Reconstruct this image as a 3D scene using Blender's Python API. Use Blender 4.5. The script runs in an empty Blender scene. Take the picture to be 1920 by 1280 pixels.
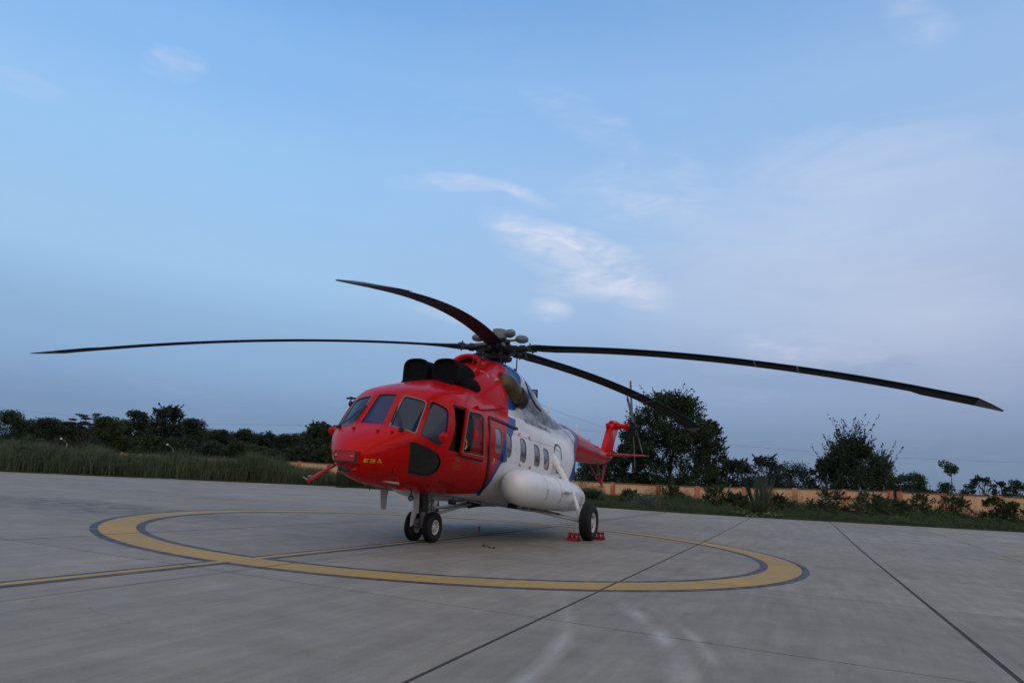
import bpy, bmesh, math, random
import numpy as np
from mathutils import Vector, Matrix
from mathutils.bvhtree import BVHTree
random.seed(7); rng = np.random.default_rng(11)
sc = bpy.context.scene; COL = sc.collection
PI = math.pi
# ------------------------------------------------------------------ camera
CAM = Vector((15.9166, 7.0030, 1.35717)); FOC = 1300.84
CR = Vector((-0.37176776571514386, 0.925929471068762, 0.06665840518263753))
CU = Vector((0.2042543661184717, 0.011541507769370393, 0.9788498084588619))
CF = Vector((-0.9055765469007637, -0.3775200765584955, 0.19341589773996454))
cd = bpy.data.cameras.new('camera'); cam = bpy.data.objects.new('camera', cd); COL.objects.link(cam); sc.camera = cam
cd.sensor_width = 36; cd.lens = FOC / 1920 * 36; cd.clip_start = .1; cd.clip_end = 6000
cam.matrix_world = Matrix(((CR.x, CU.x, -CF.x, CAM.x), (CR.y, CU.y, -CF.y, CAM.y), (CR.z, CU.z, -CF.z, CAM.z), (0, 0, 0, 1)))
# ------------------------------------------------------------------ world, sun, exposure
SUN_AZ, SUN_EL = math.radians(30), math.radians(58)          # azimuth counted from +x towards +y
sunv = Vector((math.cos(SUN_AZ) * math.cos(SUN_EL), math.sin(SUN_AZ) * math.cos(SUN_EL), math.sin(SUN_EL)))
w = bpy.data.worlds.new('World'); sc.world = w; w.use_nodes = True
wn = w.node_tree.nodes; wl = w.node_tree.links
def L(c): return tuple((x / 255 / 12.92 if x / 255 <= .04045 else ((x / 255 + .055) / 1.055) ** 2.4) for x in c[:3]) + (1,)
def node(nt, t, **k):
    n = nt.nodes.new(t)
    for a, b in k.items(): setattr(n, a, b)
    return n
def mth(nt, op, a, b=None, c=None, clamp=False):
    n = nt.nodes.new('ShaderNodeMath'); n.operation = op; n.use_clamp = clamp
    for i, v in enumerate((a, b, c)):
        if v is None: continue
        if isinstance(v, (int, float)): n.inputs[i].default_value = v
        else: nt.links.new(v, n.inputs[i])
    return n.outputs[0]
def mixc(nt, f, a, b, mode='MIX'):
    n = nt.nodes.new('ShaderNodeMix'); n.data_type = 'RGBA'; n.blend_type = mode
    for s, v in ((0, f), (6, a), (7, b)):
        if isinstance(v, (int, float)): n.inputs[s].default_value = v
        elif isinstance(v, tuple): n.inputs[s].default_value = v
        else: nt.links.new(v, n.inputs[s])
    return n.outputs[2]
def ramp(nt, f, stops, interp='LINEAR'):
    n = nt.nodes.new('ShaderNodeValToRGB'); n.color_ramp.interpolation = interp
    e = n.color_ramp.elements
    while len(e) < len(stops): e.new(.5)
    for q, (p, c) in zip(e, stops): q.position = p; q.color = c if isinstance(c, tuple) else (c, c, c, 1)
    nt.links.new(f, n.inputs[0]); return n.outputs[0]
nt = w.node_tree
tc = node(nt, 'ShaderNodeTexCoord'); sp = node(nt, 'ShaderNodeSeparateXYZ'); wl.new(tc.outputs['Generated'], sp.inputs[0])
D = tc.outputs['Generated']
def wdot(v):
    n = node(nt, 'ShaderNodeVectorMath', operation='DOT_PRODUCT'); wl.new(D, n.inputs[0]); n.inputs[1].default_value = v; return n.outputs['Value']
el = mth(nt, 'ADD', sp.outputs[2], 0.0)
SKY_MAIN = [(0, L((110, 136, 168))), (.05, L((118, 145, 180))), (.14, L((138, 172, 210))), (.26, L((157, 196, 233))), (.38, L((152, 196, 240))), (.50, L((137, 185, 238))), (.62, L((114, 167, 227))), (1, L((80, 128, 196)))]
SKY_RIGHT = [(0, L((106, 126, 152))), (.05, L((116, 135, 164))), (.14, L((142, 159, 192))), (.26, L((163, 181, 214))), (.38, L((163, 189, 226))), (.50, L((152, 187, 229))), (.62, L((134, 173, 221))), (1, L((86, 130, 194)))]
elc = mth(nt, 'MAXIMUM', el, 0.0)
ca = ramp(nt, elc, SKY_MAIN, 'EASE'); cb = ramp(nt, elc, SKY_RIGHT, 'EASE')
rt = wdot((CR.x, CR.y, 0)); rf = mth(nt, 'MULTIPLY_ADD', rt, 1.1, .35, True)
skyc = mixc(nt, rf, ca, cb)
sky = node(nt, 'ShaderNodeTexSky'); sky.sky_type = 'NISHITA'; sky.sun_disc = False
sky.sun_elevation = SUN_EL; sky.sun_rotation = PI / 2 - SUN_AZ; sky.ozone_density = 3; sky.dust_density = 1
nis = mixc(nt, 1.0, sky.outputs[0], (.10, .10, .10, 1), 'MULTIPLY')
skyc = mixc(nt, .03, skyc, nis)
# warm afterglow round the sunset, behind the camera
glow = Vector((math.cos(SUN_AZ), math.sin(SUN_AZ), .14)).normalized(); sg = wdot(tuple(glow)); sgp = mth(nt, 'POWER', mth(nt, 'MAXIMUM', sg, 0.0), 3.5)
skyc = mixc(nt, mth(nt, 'MULTIPLY', sgp, .20), skyc, (1.30, .88, .55, 1))
hg = mth(nt, 'POWER', mth(nt, 'MAXIMUM', wdot(tuple(sunv)), 0.0), 3.0); skyc = mixc(nt, mth(nt, 'MULTIPLY', hg, .55), skyc, (1.05, .82, .60, 1))   # broad warm fill light added to the unseen high sky
# thin cirrus
nz = node(nt, 'ShaderNodeTexNoise'); nz.inputs['Scale'].default_value = 5.5; nz.inputs['Detail'].default_value = 9; nz.inputs['Roughness'].default_value = .55; nz.inputs['Distortion'].default_value = .6
mp = node(nt, 'ShaderNodeMapping'); mp.inputs['Scale'].default_value = (1, 1, 3.4); mp.inputs['Rotation'].default_value = (.25, .12, 0)
wl.new(D, mp.inputs[0]); wl.new(mp.outputs[0], nz.inputs['Vector'])
nz2 = node(nt, 'ShaderNodeTexNoise'); nz2.inputs['Scale'].default_value = 17; nz2.inputs['Detail'].default_value = 8; nz2.inputs['Distortion'].default_value = 1.2; wl.new(mp.outputs[0], nz2.inputs['Vector'])
wisp = ramp(nt, nz.outputs['Fac'], [(.40, 0.0), (.66, 1.0)]); wisp2 = ramp(nt, nz2.outputs['Fac'], [(.34, 0.0), (.72, 1.0)])
wmix = mth(nt, 'MULTIPLY', mth(nt, 'MULTIPLY_ADD', wisp, .75, .25), mth(nt, 'MULTIPLY_ADD', wisp2, .7, .3))
def pdir(px, py): return (CF + CR * ((px - 960) / FOC) - CU * ((py - 640) / FOC)).normalized()
def cloud(a, b, rad, amt, texture=None):      # soft capsule of cloud between two sky directions
    global skyc
    A = pdir(*a); B = pdir(*b); m = (A + B).normalized(); ax = (B - A); ln = ax.length / 2; ax.normalize(); up = m.cross(ax)
    u_ = mth(nt, 'MULTIPLY', wdot(tuple(ax)), 1 / (ln + rad)); off = m.dot(ax)
    v_ = mth(nt, 'MULTIPLY', wdot(tuple(up)), 1 / rad); s_ = wdot(tuple(m))
    wob = mth(nt, 'MULTIPLY_ADD', nz.outputs['Fac'], 1.6, -.8)
    v_ = mth(nt, 'ADD', v_, wob)
    d2 = mth(nt, 'ADD', mth(nt, 'MULTIPLY', u_, u_), mth(nt, 'MULTIPLY', v_, v_))
    f = mth(nt, 'SUBTRACT', 1.0, d2, None, True); f = mth(nt, 'MULTIPLY', f, mth(nt, 'GREATER_THAN', s_, 0.3))
    f = mth(nt, 'MULTIPLY', f, amt); f = mth(nt, 'MULTIPLY', f, texture if texture is not None else wmix, None, True)
    skyc = mixc(nt, f, skyc, L((214, 220, 238)))
cloud((950, 425), (1225, 555), .046, 1.35); cloud((935, 422), (1060, 432), .018, .9); cloud((1020, 540), (1240, 550), .022, .7)
cloud((730, 338), (960, 350), .014, .75); cloud((930, 345), (1050, 395), .011, .75); cloud((1000, 578), (1060, 584), .018, 1.0)
cloud((1120, 370), (1330, 350), .06, .65); cloud((1350, 520), (1800, 420), .17, .34, mth(nt, 'MULTIPLY_ADD', wisp, .35, .65))
cloud((1000, 170), (1180, 270), .03, .55); cloud((290, 120), (360, 128), .022, .6); cloud((0, 140), (110, 180), .016, .45)
cloud((1640, 600), (1920, 640), .09, .28, mth(nt, 'MULTIPLY_ADD', wisp, .4, .6)); cloud((760, 570), (900, 615), .010, .3); cloud((1380, 655), (1640, 660), .03, .5); cloud((1690, 20), (1760, 60), .03, .5)
gen = mth(nt, 'MULTIPLY', wisp, mth(nt, 'MULTIPLY', wisp2, .05)); skyc = mixc(nt, gen, skyc, L((206, 214, 236)))
bg = wn['Background']; wl.new(skyc, bg.inputs[0]); bg.inputs[1].default_value = 1.02
sd = bpy.data.lights.new('sun', 'SUN'); so = bpy.data.objects.new('sun', sd); COL.objects.link(so)
sd.energy = .62; sd.angle = math.radians(110); sd.color = (1, .76, .52); so.rotation_euler = sunv.to_track_quat('Z', 'Y').to_euler()
vs = sc.view_settings; vs.view_transform = 'Standard'; vs.look = 'None'; vs.gamma = 1; vs.exposure = 0
# ------------------------------------------------------------------ helpers
def tag(o, label=None, cat=None, group=None, kind=None):
    if label: o['label'] = label
    if cat: o['category'] = cat
    if group: o['group'] = group
    if kind: o['kind'] = kind
    return o
def empty(name, loc=(0, 0, 0), parent=None):
    o = bpy.data.objects.new(name, None); COL.objects.link(o); o.location = loc; o.empty_display_size = .2; o.parent = parent; return o
def link(name, me, mats, parent=None, smooth=False):
    if not isinstance(mats, (list, tuple)): mats = [mats]
    for m in mats: me.materials.append(m)
    if smooth:
        me.polygons.foreach_set('use_smooth', [True] * len(me.polygons))
    o = bpy.data.objects.new(name, me); COL.objects.link(o)
    if parent is not None: o.parent = parent
    return o
def bobj(name, bm, mats, parent=None, smooth=False, sharp=None):
    me = bpy.data.meshes.new(name); bm.to_mesh(me); bm.free()
    o = link(name, me, mats, parent, smooth)
    if smooth and sharp:
        me.set_sharp_from_angle(angle=math.radians(sharp))
    return o
def sock(b, *names):
    for n in names:
        if n in b.inputs: return b.inputs[n]
def mat(name, col, rough=.5, metal=0, coat=0, spec=.5, bump=None, var=None, em=None):
    m = bpy.data.materials.new(name); m.use_nodes = True; t = m.node_tree; b = t.nodes['Principled BSDF']
    c = tuple(col) + (1,) if len(col) == 3 else col
    b.inputs['Base Color'].default_value = c; b.inputs['Roughness'].default_value = rough; b.inputs['Metallic'].default_value = metal
    b.inputs['Coat Weight'].default_value = coat; b.inputs['Coat Roughness'].default_value = .08; b.inputs['Specular IOR Level'].default_value = spec
    tcx = node(t, 'ShaderNodeTexCoord')
    if var:   # (scale, amount, detail)
        n = node(t, 'ShaderNodeTexNoise'); n.inputs['Scale'].default_value = var[0]; n.inputs['Detail'].default_value = 7; n.inputs['Roughness'].default_value = .65
        t.links.new(tcx.outputs['Object'], n.inputs['Vector'])
        lo = tuple(x * (1 - var[1]) for x in c[:3]) + (1,); hi = tuple(min(1, x * (1 + var[1])) for x in c[:3]) + (1,)
        r = ramp(t, n.outputs['Fac'], [(.3, lo), (.7, hi)]); t.links.new(r, b.inputs['Base Color'])
        rr = ramp(t, n.outputs['Fac'], [(.3, max(0, rough - .08)), (.7, min(1, rough + .1))]); t.links.new(rr, b.inputs['Roughness'])
    if bump:
        n = node(t, 'ShaderNodeTexNoise'); n.inputs['Scale'].default_value = bump[0]; n.inputs['Detail'].default_value = 5
        t.links.new(tcx.outputs['Object'], n.inputs['Vector'])
        q = node(t, 'ShaderNodeBump'); q.inputs['Strength'].default_value = bump[1]; q.inputs['Distance'].default_value = bump[2]
        t.links.new(n.outputs['Fac'], q.inputs['Height']); t.links.new(q.outputs[0], b.inputs['Normal'])
    return m
def add_box(bm, c, s, rot=None):
    M = Matrix.Translation(c) @ (rot.to_4x4() if rot is not None else Matrix()) @ Matrix.Diagonal((s[0], s[1], s[2], 1))
    return bmesh.ops.create_cube(bm, size=1, matrix=M)['verts']
def frame_of(t, upv=Vector((0, 0, 1))):
    t = t.normalized(); s = t.cross(upv)
    if s.length < 1e-4: s = t.cross(Vector((1, 0, 0)))
    s.normalize(); return s, s.cross(t).normalized()
def add_tube(bm, pts, r, n=10, cap=True, flat=1.0, upv=Vector((0, 0, 1))):
    pts = [Vector(p) for p in pts]; rs = r if isinstance(r, (list, tuple)) else [r] * len(pts); rings = []
    for i, p in enumerate(pts):
        t = (pts[min(i + 1, len(pts) - 1)] - pts[max(i - 1, 0)]); s, v = frame_of(t, upv)
        rings.append([bm.verts.new(p + (s * math.cos(a) + v * math.sin(a) * flat) * rs[i]) for a in [2 * PI * k / n for k in range(n)]])
    for a, b in zip(rings, rings[1:]):
        for k in range(n): bm.faces.new((a[k], a[(k + 1) % n], b[(k + 1) % n], b[k]))
    if cap:
        bm.faces.new(rings[0][::-1]); bm.faces.new(rings[-1])
    return rings
def lathe(bm, prof, origin, axis, n=32):     # prof: (distance along axis, radius)
    axis = Vector(axis).normalized(); s, v = frame_of(axis); o = Vector(origin); rings = []
    for d, r in prof:
        if r < 1e-5: rings.append([bm.verts.new(o + axis * d)]); continue
        rings.append([bm.verts.new(o + axis * d + (s * math.cos(2 * PI * k / n) + v * math.sin(2 * PI * k / n)) * r) for k in range(n)])
    for a, b in zip(rings, rings[1:]):
        if len(a) == 1 and len(b) == 1: continue
        for k in range(n):
            k2 = (k + 1) % n
            if len(a) == 1: bm.faces.new((a[0], b[k2], b[k]))
            elif len(b) == 1: bm.faces.new((a[k], a[k2], b[0]))
            else: bm.faces.new((a[k], a[k2], b[k2], b[k]))
def loft(rings, closed=True, cap0=False, cap1=False):
    bm = bmesh.new(); R = [[bm.verts.new(p) for p in r] for r in rings]; n = len(R[0])
    for a, b in zip(R, R[1:]):
        for k in range(n if closed else n - 1): bm.faces.new((a[k], a[(k + 1) % n], b[(k + 1) % n], b[k]))
    if cap0: bm.faces.new(R[0][::-1])
    if cap1: bm.faces.new(R[-1])
    return bm
def clean(bm, d=1e-4):
    bmesh.ops.remove_doubles(bm, verts=bm.verts, dist=d); bmesh.ops.recalc_face_normals(bm, faces=bm.faces); return bm
def npmesh(name, V, F, cols=None):           # F (n,k) of equal size
    me = bpy.data.meshes.new(name); V = np.asarray(V, np.float32); F = np.asarray(F, np.int32); k = F.shape[1]
    me.vertices.add(len(V)); me.vertices.foreach_set('co', V.ravel())
    me.loops.add(F.size); me.loops.foreach_set('vertex_index', F.ravel())
    me.polygons.add(len(F)); me.polygons.foreach_set('loop_start', np.arange(0, F.size, k, dtype=np.int32)); me.polygons.foreach_set('loop_total', np.full(len(F), k, np.int32))
    me.update(calc_edges=True)
    if cols is not None:
        a = me.attributes.new('tint', 'FLOAT', 'FACE'); a.data.foreach_set('value', np.asarray(cols, np.float32))
    return me
# ground height: the apron is level round the helicopter and falls or rises a little far out
def gz(x, y):
    x = np.asarray(x, float); y = np.asarray(y, float); yy = y - 7.003
    sy = np.where(yy > 0, .0204 * np.minimum(yy, 60), .012 * np.maximum(yy, -90)); zf = .057 - .002 * np.maximum(x - 15.92, -90) + sy
    d = np.hypot(x - 15.9166, y - 7.003); t = np.clip((d - 18) / 27, 0, 1); return t * t * (3 - 2 * t) * zf
def G(x, y): return float(gz(x, y))
def ray(px, py): return CF + CR * ((px - 960) / FOC) - CU * ((py - 640) / FOC)
def ground_hit(px, py):
    d = ray(px, py); t = 5.0
    while t < 300:
        p = CAM + d * t
        if p.z < G(p.x, p.y): return p
        t += .1
    return CAM + d * 300
def column(px, dep):                          # the ground point seen in picture column px at depth dep
    py = 935.0
    for _ in range(4):
        p = CAM + ray(px, py) * dep; g = G(p.x, p.y); q = Vector((p.x, p.y, g)) - CAM
        py = 640 - FOC * q.dot(CU) / q.dot(CF)
    return Vector((p.x, p.y, g)), py
# ------------------------------------------------------------------ materials
def concrete():
    m = bpy.data.materials.new('concrete'); m.use_nodes = True; t = m.node_tree; b = t.nodes['Principled BSDF']
    g = node(t, 'ShaderNodeNewGeometry'); oi = node(t, 'ShaderNodeObjectInfo')
    def ns(scale, detail, vec=None, stretch=None, rough=.6):
        n = node(t, 'ShaderNodeTexNoise'); n.inputs['Scale'].default_value = scale; n.inputs['Detail'].default_value = detail; n.inputs['Roughness'].default_value = rough
        if stretch:
            q = node(t, 'ShaderNodeMapping'); q.inputs['Scale'].default_value = stretch[:3]; q.inputs['Rotation'].default_value = (0, 0, stretch[3]); t.links.new(g.outputs['Position'], q.inputs[0]); t.links.new(q.outputs[0], n.inputs['Vector'])
        else: t.links.new(g.outputs['Position'], n.inputs['Vector'])
        return n.outputs['Fac']
    base = ramp(t, ns(.35, 6), [(.3, (.228, .204, .160, 1)), (.7, (.288, .259, .205, 1))])
    blot = ramp(t, ns(1.3, 8, rough=.7), [(.35, .86), (.68, 1.12)]); base = mixc(t, 1, base, blot, 'MULTIPLY')
    strk = ramp(t, ns(3.0, 6, stretch=(.14, 1.6, 1, .0)), [(.3, .87), (.7, 1.12)]); base = mixc(t, .9, base, strk, 'MULTIPLY')
    strk2 = ramp(t, ns(14.0, 4, stretch=(.10, 1.2, 1, .06)), [(.3, .93), (.7, 1.06)]); base = mixc(t, .9, base, strk2, 'MULTIPLY')
    fine = ramp(t, ns(45, 6, rough=.75), [(.3, .86), (.7, 1.12)]); base = mixc(t, 1, base, fine, 'MULTIPLY')
    vo = node(t, 'ShaderNodeTexVoronoi'); vo.feature = 'DISTANCE_TO_EDGE'; vo.inputs['Scale'].default_value = .20
    wn_ = node(t, 'ShaderNodeTexNoise'); wn_.inputs['Scale'].default_value = 1.1; wn_.inputs['Detail'].default_value = 6; t.links.new(g.outputs['Position'], wn_.inputs['Vector'])
    vm = node(t, 'ShaderNodeVectorMath', operation='MULTIPLY_ADD'); t.links.new(wn_.outputs['Color'], vm.inputs[0]); vm.inputs[1].default_value = (1.3, 1.3, 0); t.links.new(g.outputs['Position'], vm.inputs[2]); t.links.new(vm.outputs[0], vo.inputs['Vector'])
    ck = mth(t, 'MULTIPLY', mth(t, 'LESS_THAN', vo.outputs['Distance'], .0016), ramp(t, ns(.45, 3), [(.54, 0.0), (.60, .35)])); base = mixc(t, ck, base, (.07, .063, .055, 1))
    per = mth(t, 'MULTIPLY_ADD', oi.outputs['Random'], .14, .93); cmb = node(t, 'ShaderNodeCombineColor'); [t.links.new(per, cmb.inputs[i]) for i in range(3)]
    base = mixc(t, 1, base, cmb.outputs[0], 'MULTIPLY')
    # stains: dark oily patches, rusty water marks by the machine
    spz = node(t, 'ShaderNodeSeparateXYZ'); t.links.new(g.outputs['Position'], spz.inputs[0])
    def blob(x, y, rx, ry, amt, col, nf):
        global _
        dx = mth(t, 'MULTIPLY', mth(t, 'SUBTRACT', spz.outputs[0], x), 1 / rx); dy = mth(t, 'MULTIPLY', mth(t, 'SUBTRACT', spz.outputs[1], y), 1 / ry)
        d2 = mth(t, 'ADD', mth(t, 'MULTIPLY', dx, dx), mth(t, 'MULTIPLY', dy, dy)); f = mth(t, 'SUBTRACT', 1.0, d2, None, True)
        return mth(t, 'MULTIPLY', mth(t, 'MULTIPLY', f, nf), amt, None, True)
    n1 = ramp(t, ns(2.2, 7), [(.38, 0.0), (.62, 1.0)])
    for (x, y, rx, ry, a, c) in [(1.2, 1.9, 3.2, 1.3, .65, (.17, .125, .09, 1)), (4.4, 1.0, 2.2, .5, .35, (.15, .12, .095, 1)), (ground_hit(190, 948).x, ground_hit(190, 948).y, 1.5, 5.5, 1.0, (.10, .092, .08, 1)), (ground_hit(40, 945).x, ground_hit(40, 945).y, 1.3, 4.0, .8, (.11, .10, .088, 1)), (-4, -14, 3.0, 5.5, .45, (.13, .125, .12, 1)), (9.6, -.0, .25, .6, .6, (.30, .22, .14, 1)), (.6, 3.3, .6, .35, .8, (.11, .10, .09, 1)), (6.2, -7.5, 2.6, 3.2, .35, (.14, .135, .13, 1))]:
        base = mixc(t, blob(x, y, rx, ry, a, c, n1), base, c)
    # pale tyre sweeps: arcs round a far centre
    def sweep(cx, cy, R, wd, a0, a1, amt):
        dx = mth(t, 'SUBTRACT', spz.outputs[0], cx); dy = mth(t, 'SUBTRACT', spz.outputs[1], cy)
        d = mth(t, 'SQRT', mth(t, 'ADD', mth(t, 'MULTIPLY', dx, dx), mth(t, 'MULTIPLY', dy, dy)))
        f = mth(t, 'SUBTRACT', 1.0, mth(t, 'MULTIPLY', mth(t, 'ABSOLUTE', mth(t, 'SUBTRACT', d, R)), 1 / wd), None, True)
        gt = mth(t, 'MULTIPLY', mth(t, 'MULTIPLY_ADD', spz.outputs[0], .55, -a0 * .55, True), 1.0)
        return mth(t, 'MULTIPLY', mth(t, 'MULTIPLY', f, gt), amt)
    n2 = ramp(t, ns(1.6, 8, stretch=(.5, 1.4, 1, .1)), [(.40, .15), (.66, 1.0)])
    for (cx, cy, R, wd, a0, amt) in [(12.2, -3.0, 9.4, .16, 6.6, .75), (12.2, -3.0, 9.72, .10, 7.0, .5), (11.4, -3.6, 8.85, .12, 7.2, .55), (15, 15.5, 8.7, .16, 6.0, .6), (14.6, 16.2, 8.2, .14, 6.8, .5)]:
        f = mth(t, 'MULTIPLY', sweep(cx, cy, R, wd, a0, 0, amt), n2, None, True); base = mixc(t, f, base, (.50, .48, .44, 1))
    t.links.new(base, b.inputs['Base Color'])
    rr = ramp(t, ns(2.5, 6), [(.3, .62), (.7, .86)]); t.links.new(rr, b.inputs['Roughness']); b.inputs['Specular IOR Level'].default_value = .35
    bp = node(t, 'ShaderNodeBump'); bp.inputs['Strength'].default_value = .35; bp.inputs['Distance'].default_value = .004
    t.links.new(ns(90, 5), bp.inputs['Height']); t.links.new(bp.outputs[0], b.inputs['Normal'])
    return m
M_CONC = concrete()
M_JOINT = mat('joint_filler', (.035, .033, .031), .9, var=(3, .3))
def paint_mark(name, col, wear, amt):
    m = bpy.data.materials.new(name); m.use_nodes = True; t = m.node_tree; b = t.nodes['Principled BSDF']
    g = node(t, 'ShaderNodeNewGeometry')
    def ns(s, d, st=None):
        n = node(t, 'ShaderNodeTexNoise'); n.inputs['Scale'].default_value = s; n.inputs['Detail'].default_value = d; n.inputs['Roughness'].default_value = .65
        q = node(t, 'ShaderNodeMapping'); q.inputs['Scale'].default_value = st or (1, 1, 1); t.links.new(g.outputs['Position'], q.inputs[0]); t.links.new(q.outputs[0], n.inputs['Vector']); return n.outputs['Fac']
    c = mixc(t, ramp(t, ns(.6, 6), [(.38, 0.0), (.60, amt)]), col, wear)
    c = mixc(t, ramp(t, ns(7, 8, (.3, 1, 1)), [(.42, 0.0), (.72, amt)]), c, (.25, .225, .19, 1))
    c = mixc(t, 1, c, ramp(t, ns(50, 3), [(.3, .9), (.7, 1.08)]), 'MULTIPLY')
    t.links.new(c, b.inputs['Base Color']); b.inputs['Roughness'].default_value = .75; return m
M_YEL = paint_mark('yellow_marking', (.46, .27, .035, 1), (.34, .225, .07, 1), .6)
M_BLU = paint_mark('blue_marking', (.022, .030, .060, 1), (.055, .064, .092, 1), .5)
M_WHT = paint_mark('worn_white_marking', (.46, .45, .44, 1), (.28, .27, .26, 1), .8)
M_RED = mat('red_paint', (.56, .003, .003), .30, coat=.16, spec=.08, var=(2.2, .10))
M_REDM = mat('red_satin', (.40, .012, .012), .45, var=(4, .15))
M_SEAMR = mat('dark_red_gap', (.10, .003, .004), .6)
M_WHITE = mat('white_paint', (.78, .78, .77), .36, coat=.35, var=(2.6, .07))
M_DGLASS = mat('tinted_windshield', (.012, .026, .085), .05, spec=.42)
M_DGLASS2 = mat('green_tinted_windshield', (.014, .034, .060), .06, spec=.38)
M_SGLASS = mat('grey_side_glass', (.024, .030, .045), .08, spec=.45)
M_CGLASS = mat('cabin_window_glass', (.12, .13, .145), .12, spec=.9, coat=.8)
M_BLACKGL = mat('black_chin_glass', (.006, .008, .009), .10, spec=.6)
M_SEAL = mat('grey_window_seal', (.20, .185, .165), .6)
M_SEALD = mat('dark_rubber_seal', (.02, .02, .02), .7)
M_BLACK = mat('black_fabric', (.006, .0065, .007), .85, spec=.15, var=(6, .35), bump=(10, .5, .02))
M_DARK = mat('dark_steel', (.035, .035, .037), .5, metal=.6, var=(9, .3))
M_HUB = mat('greasy_hub_metal', (.03, .028, .025), .5, metal=.5, var=(12, .45))
M_GREEN = mat('grey_green_hub_paint', (.155, .16, .145), .5, var=(8, .2))
M_BLADE = mat('blade_dark', (.008, .008, .009), .6, spec=.12, var=(3, .25))
M_BLTIP = mat('blade_tip_metal', (.028, .028, .027), .45, var=(6, .3))
M_GREY = mat('grey_strut_paint', (.42, .42, .40), .42, coat=.2, var=(6, .15))
M_GREYD = mat('dark_grey_paint', (.15, .15, .15), .5, var=(6, .2))
M_RUBBER = mat('tyre_rubber', (.014, .014, .015), .75, spec=.3, var=(10, .3))
M_RIM = mat('cream_wheel_rim', (.52, .50, .46), .45, var=(7, .12))
M_BRASS = mat('heat_stained_exhaust', (.10, .07, .03), .42, metal=.55, var=(2.0, .6))
M_INT = mat('dark_cockpit_lining', (.012, .012, .013), .9)
M_YELD = mat('yellow_decal', (.70, .42, .01), .45)
M_INK = mat('black_lettering', (.012, .012, .014), .5)
M_WALL = None
# ------------------------------------------------------------------ setting: apron of concrete slabs
apron = tag(empty('apron'), kind='structure')
bm = bmesh.new()
nx = np.concatenate([np.linspace(-30, 30, 61)]); ny = np.linspace(-62, 34, 97)
def grid_sheet(name, xs, ys, dz, material, parent=None, keep=None):
    X, Y = np.meshgrid(xs, ys, indexing='ij'); Z = gz(X, Y) + dz; V = np.stack([X, Y, Z], -1).reshape(-1, 3); nxx, nyy = X.shape; F = []
    for i in range(nxx - 1):
        for j in range(nyy - 1):
            a = i * nyy + j
            if keep is None or keep((xs[i] + xs[i + 1]) / 2, (ys[j] + ys[j + 1]) / 2): F.append((a, a + nyy, a + nyy + 1, a + 1))
    return link(name, npmesh(name, V, F), material, parent, True)
EDGE_PX = [(-420, 862), (0, 884), (320, 898), (480, 905), (640, 912), (740, 920), (860, 930), (960, 938), (1080, 948), (1180, 955), (1280, 962), (1440, 971), (1600, 980), (1760, 989), (1920, 998)]
EDGE = [ground_hit(*p) for p in EDGE_PX[1:]]
ey = [p.y for p in EDGE]; ex = [p.x for p in EDGE]
o_ = sorted(range(len(ey)), key=lambda i: ey[i]); EY = [-75, -60] + [ey[i] for i in o_] + [30, 60]; EX = [ex[o_[0]] + 6, ex[o_[0]] + 3] + [ex[i] for i in o_] + [ex[o_[-1]] - .3, ex[o_[-1]] - 1]
def edge_x(y): return float(np.interp(y, EY, EX))
grid_sheet('joint_bed', np.linspace(-45, 38, 84), np.linspace(-72, 46, 119), -.007, M_JOINT, apron, lambda x, y: x > edge_x(y) - .6)
def make_slab(x0, x1, y0, y1, gx, gy):
    b = bmesh.new(); n = 4
    for (za, ins) in ((0, .006), (-.006, 0), (-.03, 0)):
        pass
    xs = np.linspace(x0 + gx, x1 - gx, n + 1); ys = np.linspace(y0 + gy[0], y1 - gy[1], n + 1)
    top = [[b.verts.new((x, y, G(x, y))) for y in ys] for x in xs]
    for i in range(n):
        for j in range(n): b.faces.new((top[i][j], top[i + 1][j], top[i + 1][j + 1], top[i][j + 1]))
    bd = [top[i][0] for i in range(n + 1)] + [top[n][j] for j in range(1, n + 1)] + [top[i][n] for i in range(n - 1, -1, -1)] + [top[0][j] for j in range(n - 1, 0, -1)]
    low = [b.verts.new(v.co - Vector((0, 0, .03))) for v in bd]
    for k in range(len(bd)): b.faces.new((bd[k], low[k], low[(k + 1) % len(bd)], bd[(k + 1) % len(bd)]))
    return b
YJ = [4.6 + 4.1 * k for k in range(-18, 9)]; XJ = [8.9 - 4.45 * k for k in range(-6, 12)]; XJ = sorted(XJ)
JOINTW = {4.6: .020, 8.7: .028, 0.5: .012, -3.6: .020}
ns_ = 0
for i in range(len(XJ) - 1):
    for j in range(len(YJ) - 1):
        x0, x1, y0, y1 = XJ[i], XJ[i + 1], YJ[j], YJ[j + 1]; cx, cy = (x0 + x1) / 2, (y0 + y1) / 2
        if x1 < edge_x(cy) - .5: continue
        q = Vector((cx, cy, 0)) - CAM; dep = q.dot(CF)
        vis = dep > -1.5 and abs(q.dot(CR)) < max(dep, 0) * .80 + 6
        if not vis: continue
        gy = (JOINTW.get(round(y0, 1), .015), JOINTW.get(round(y1, 1), .015))
        s = bobj('concrete_slab', make_slab(x0, x1, y0, y1, .014, (gy[0] / 1, gy[1] / 1)), M_CONC, apron, False); ns_ += 1
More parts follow.
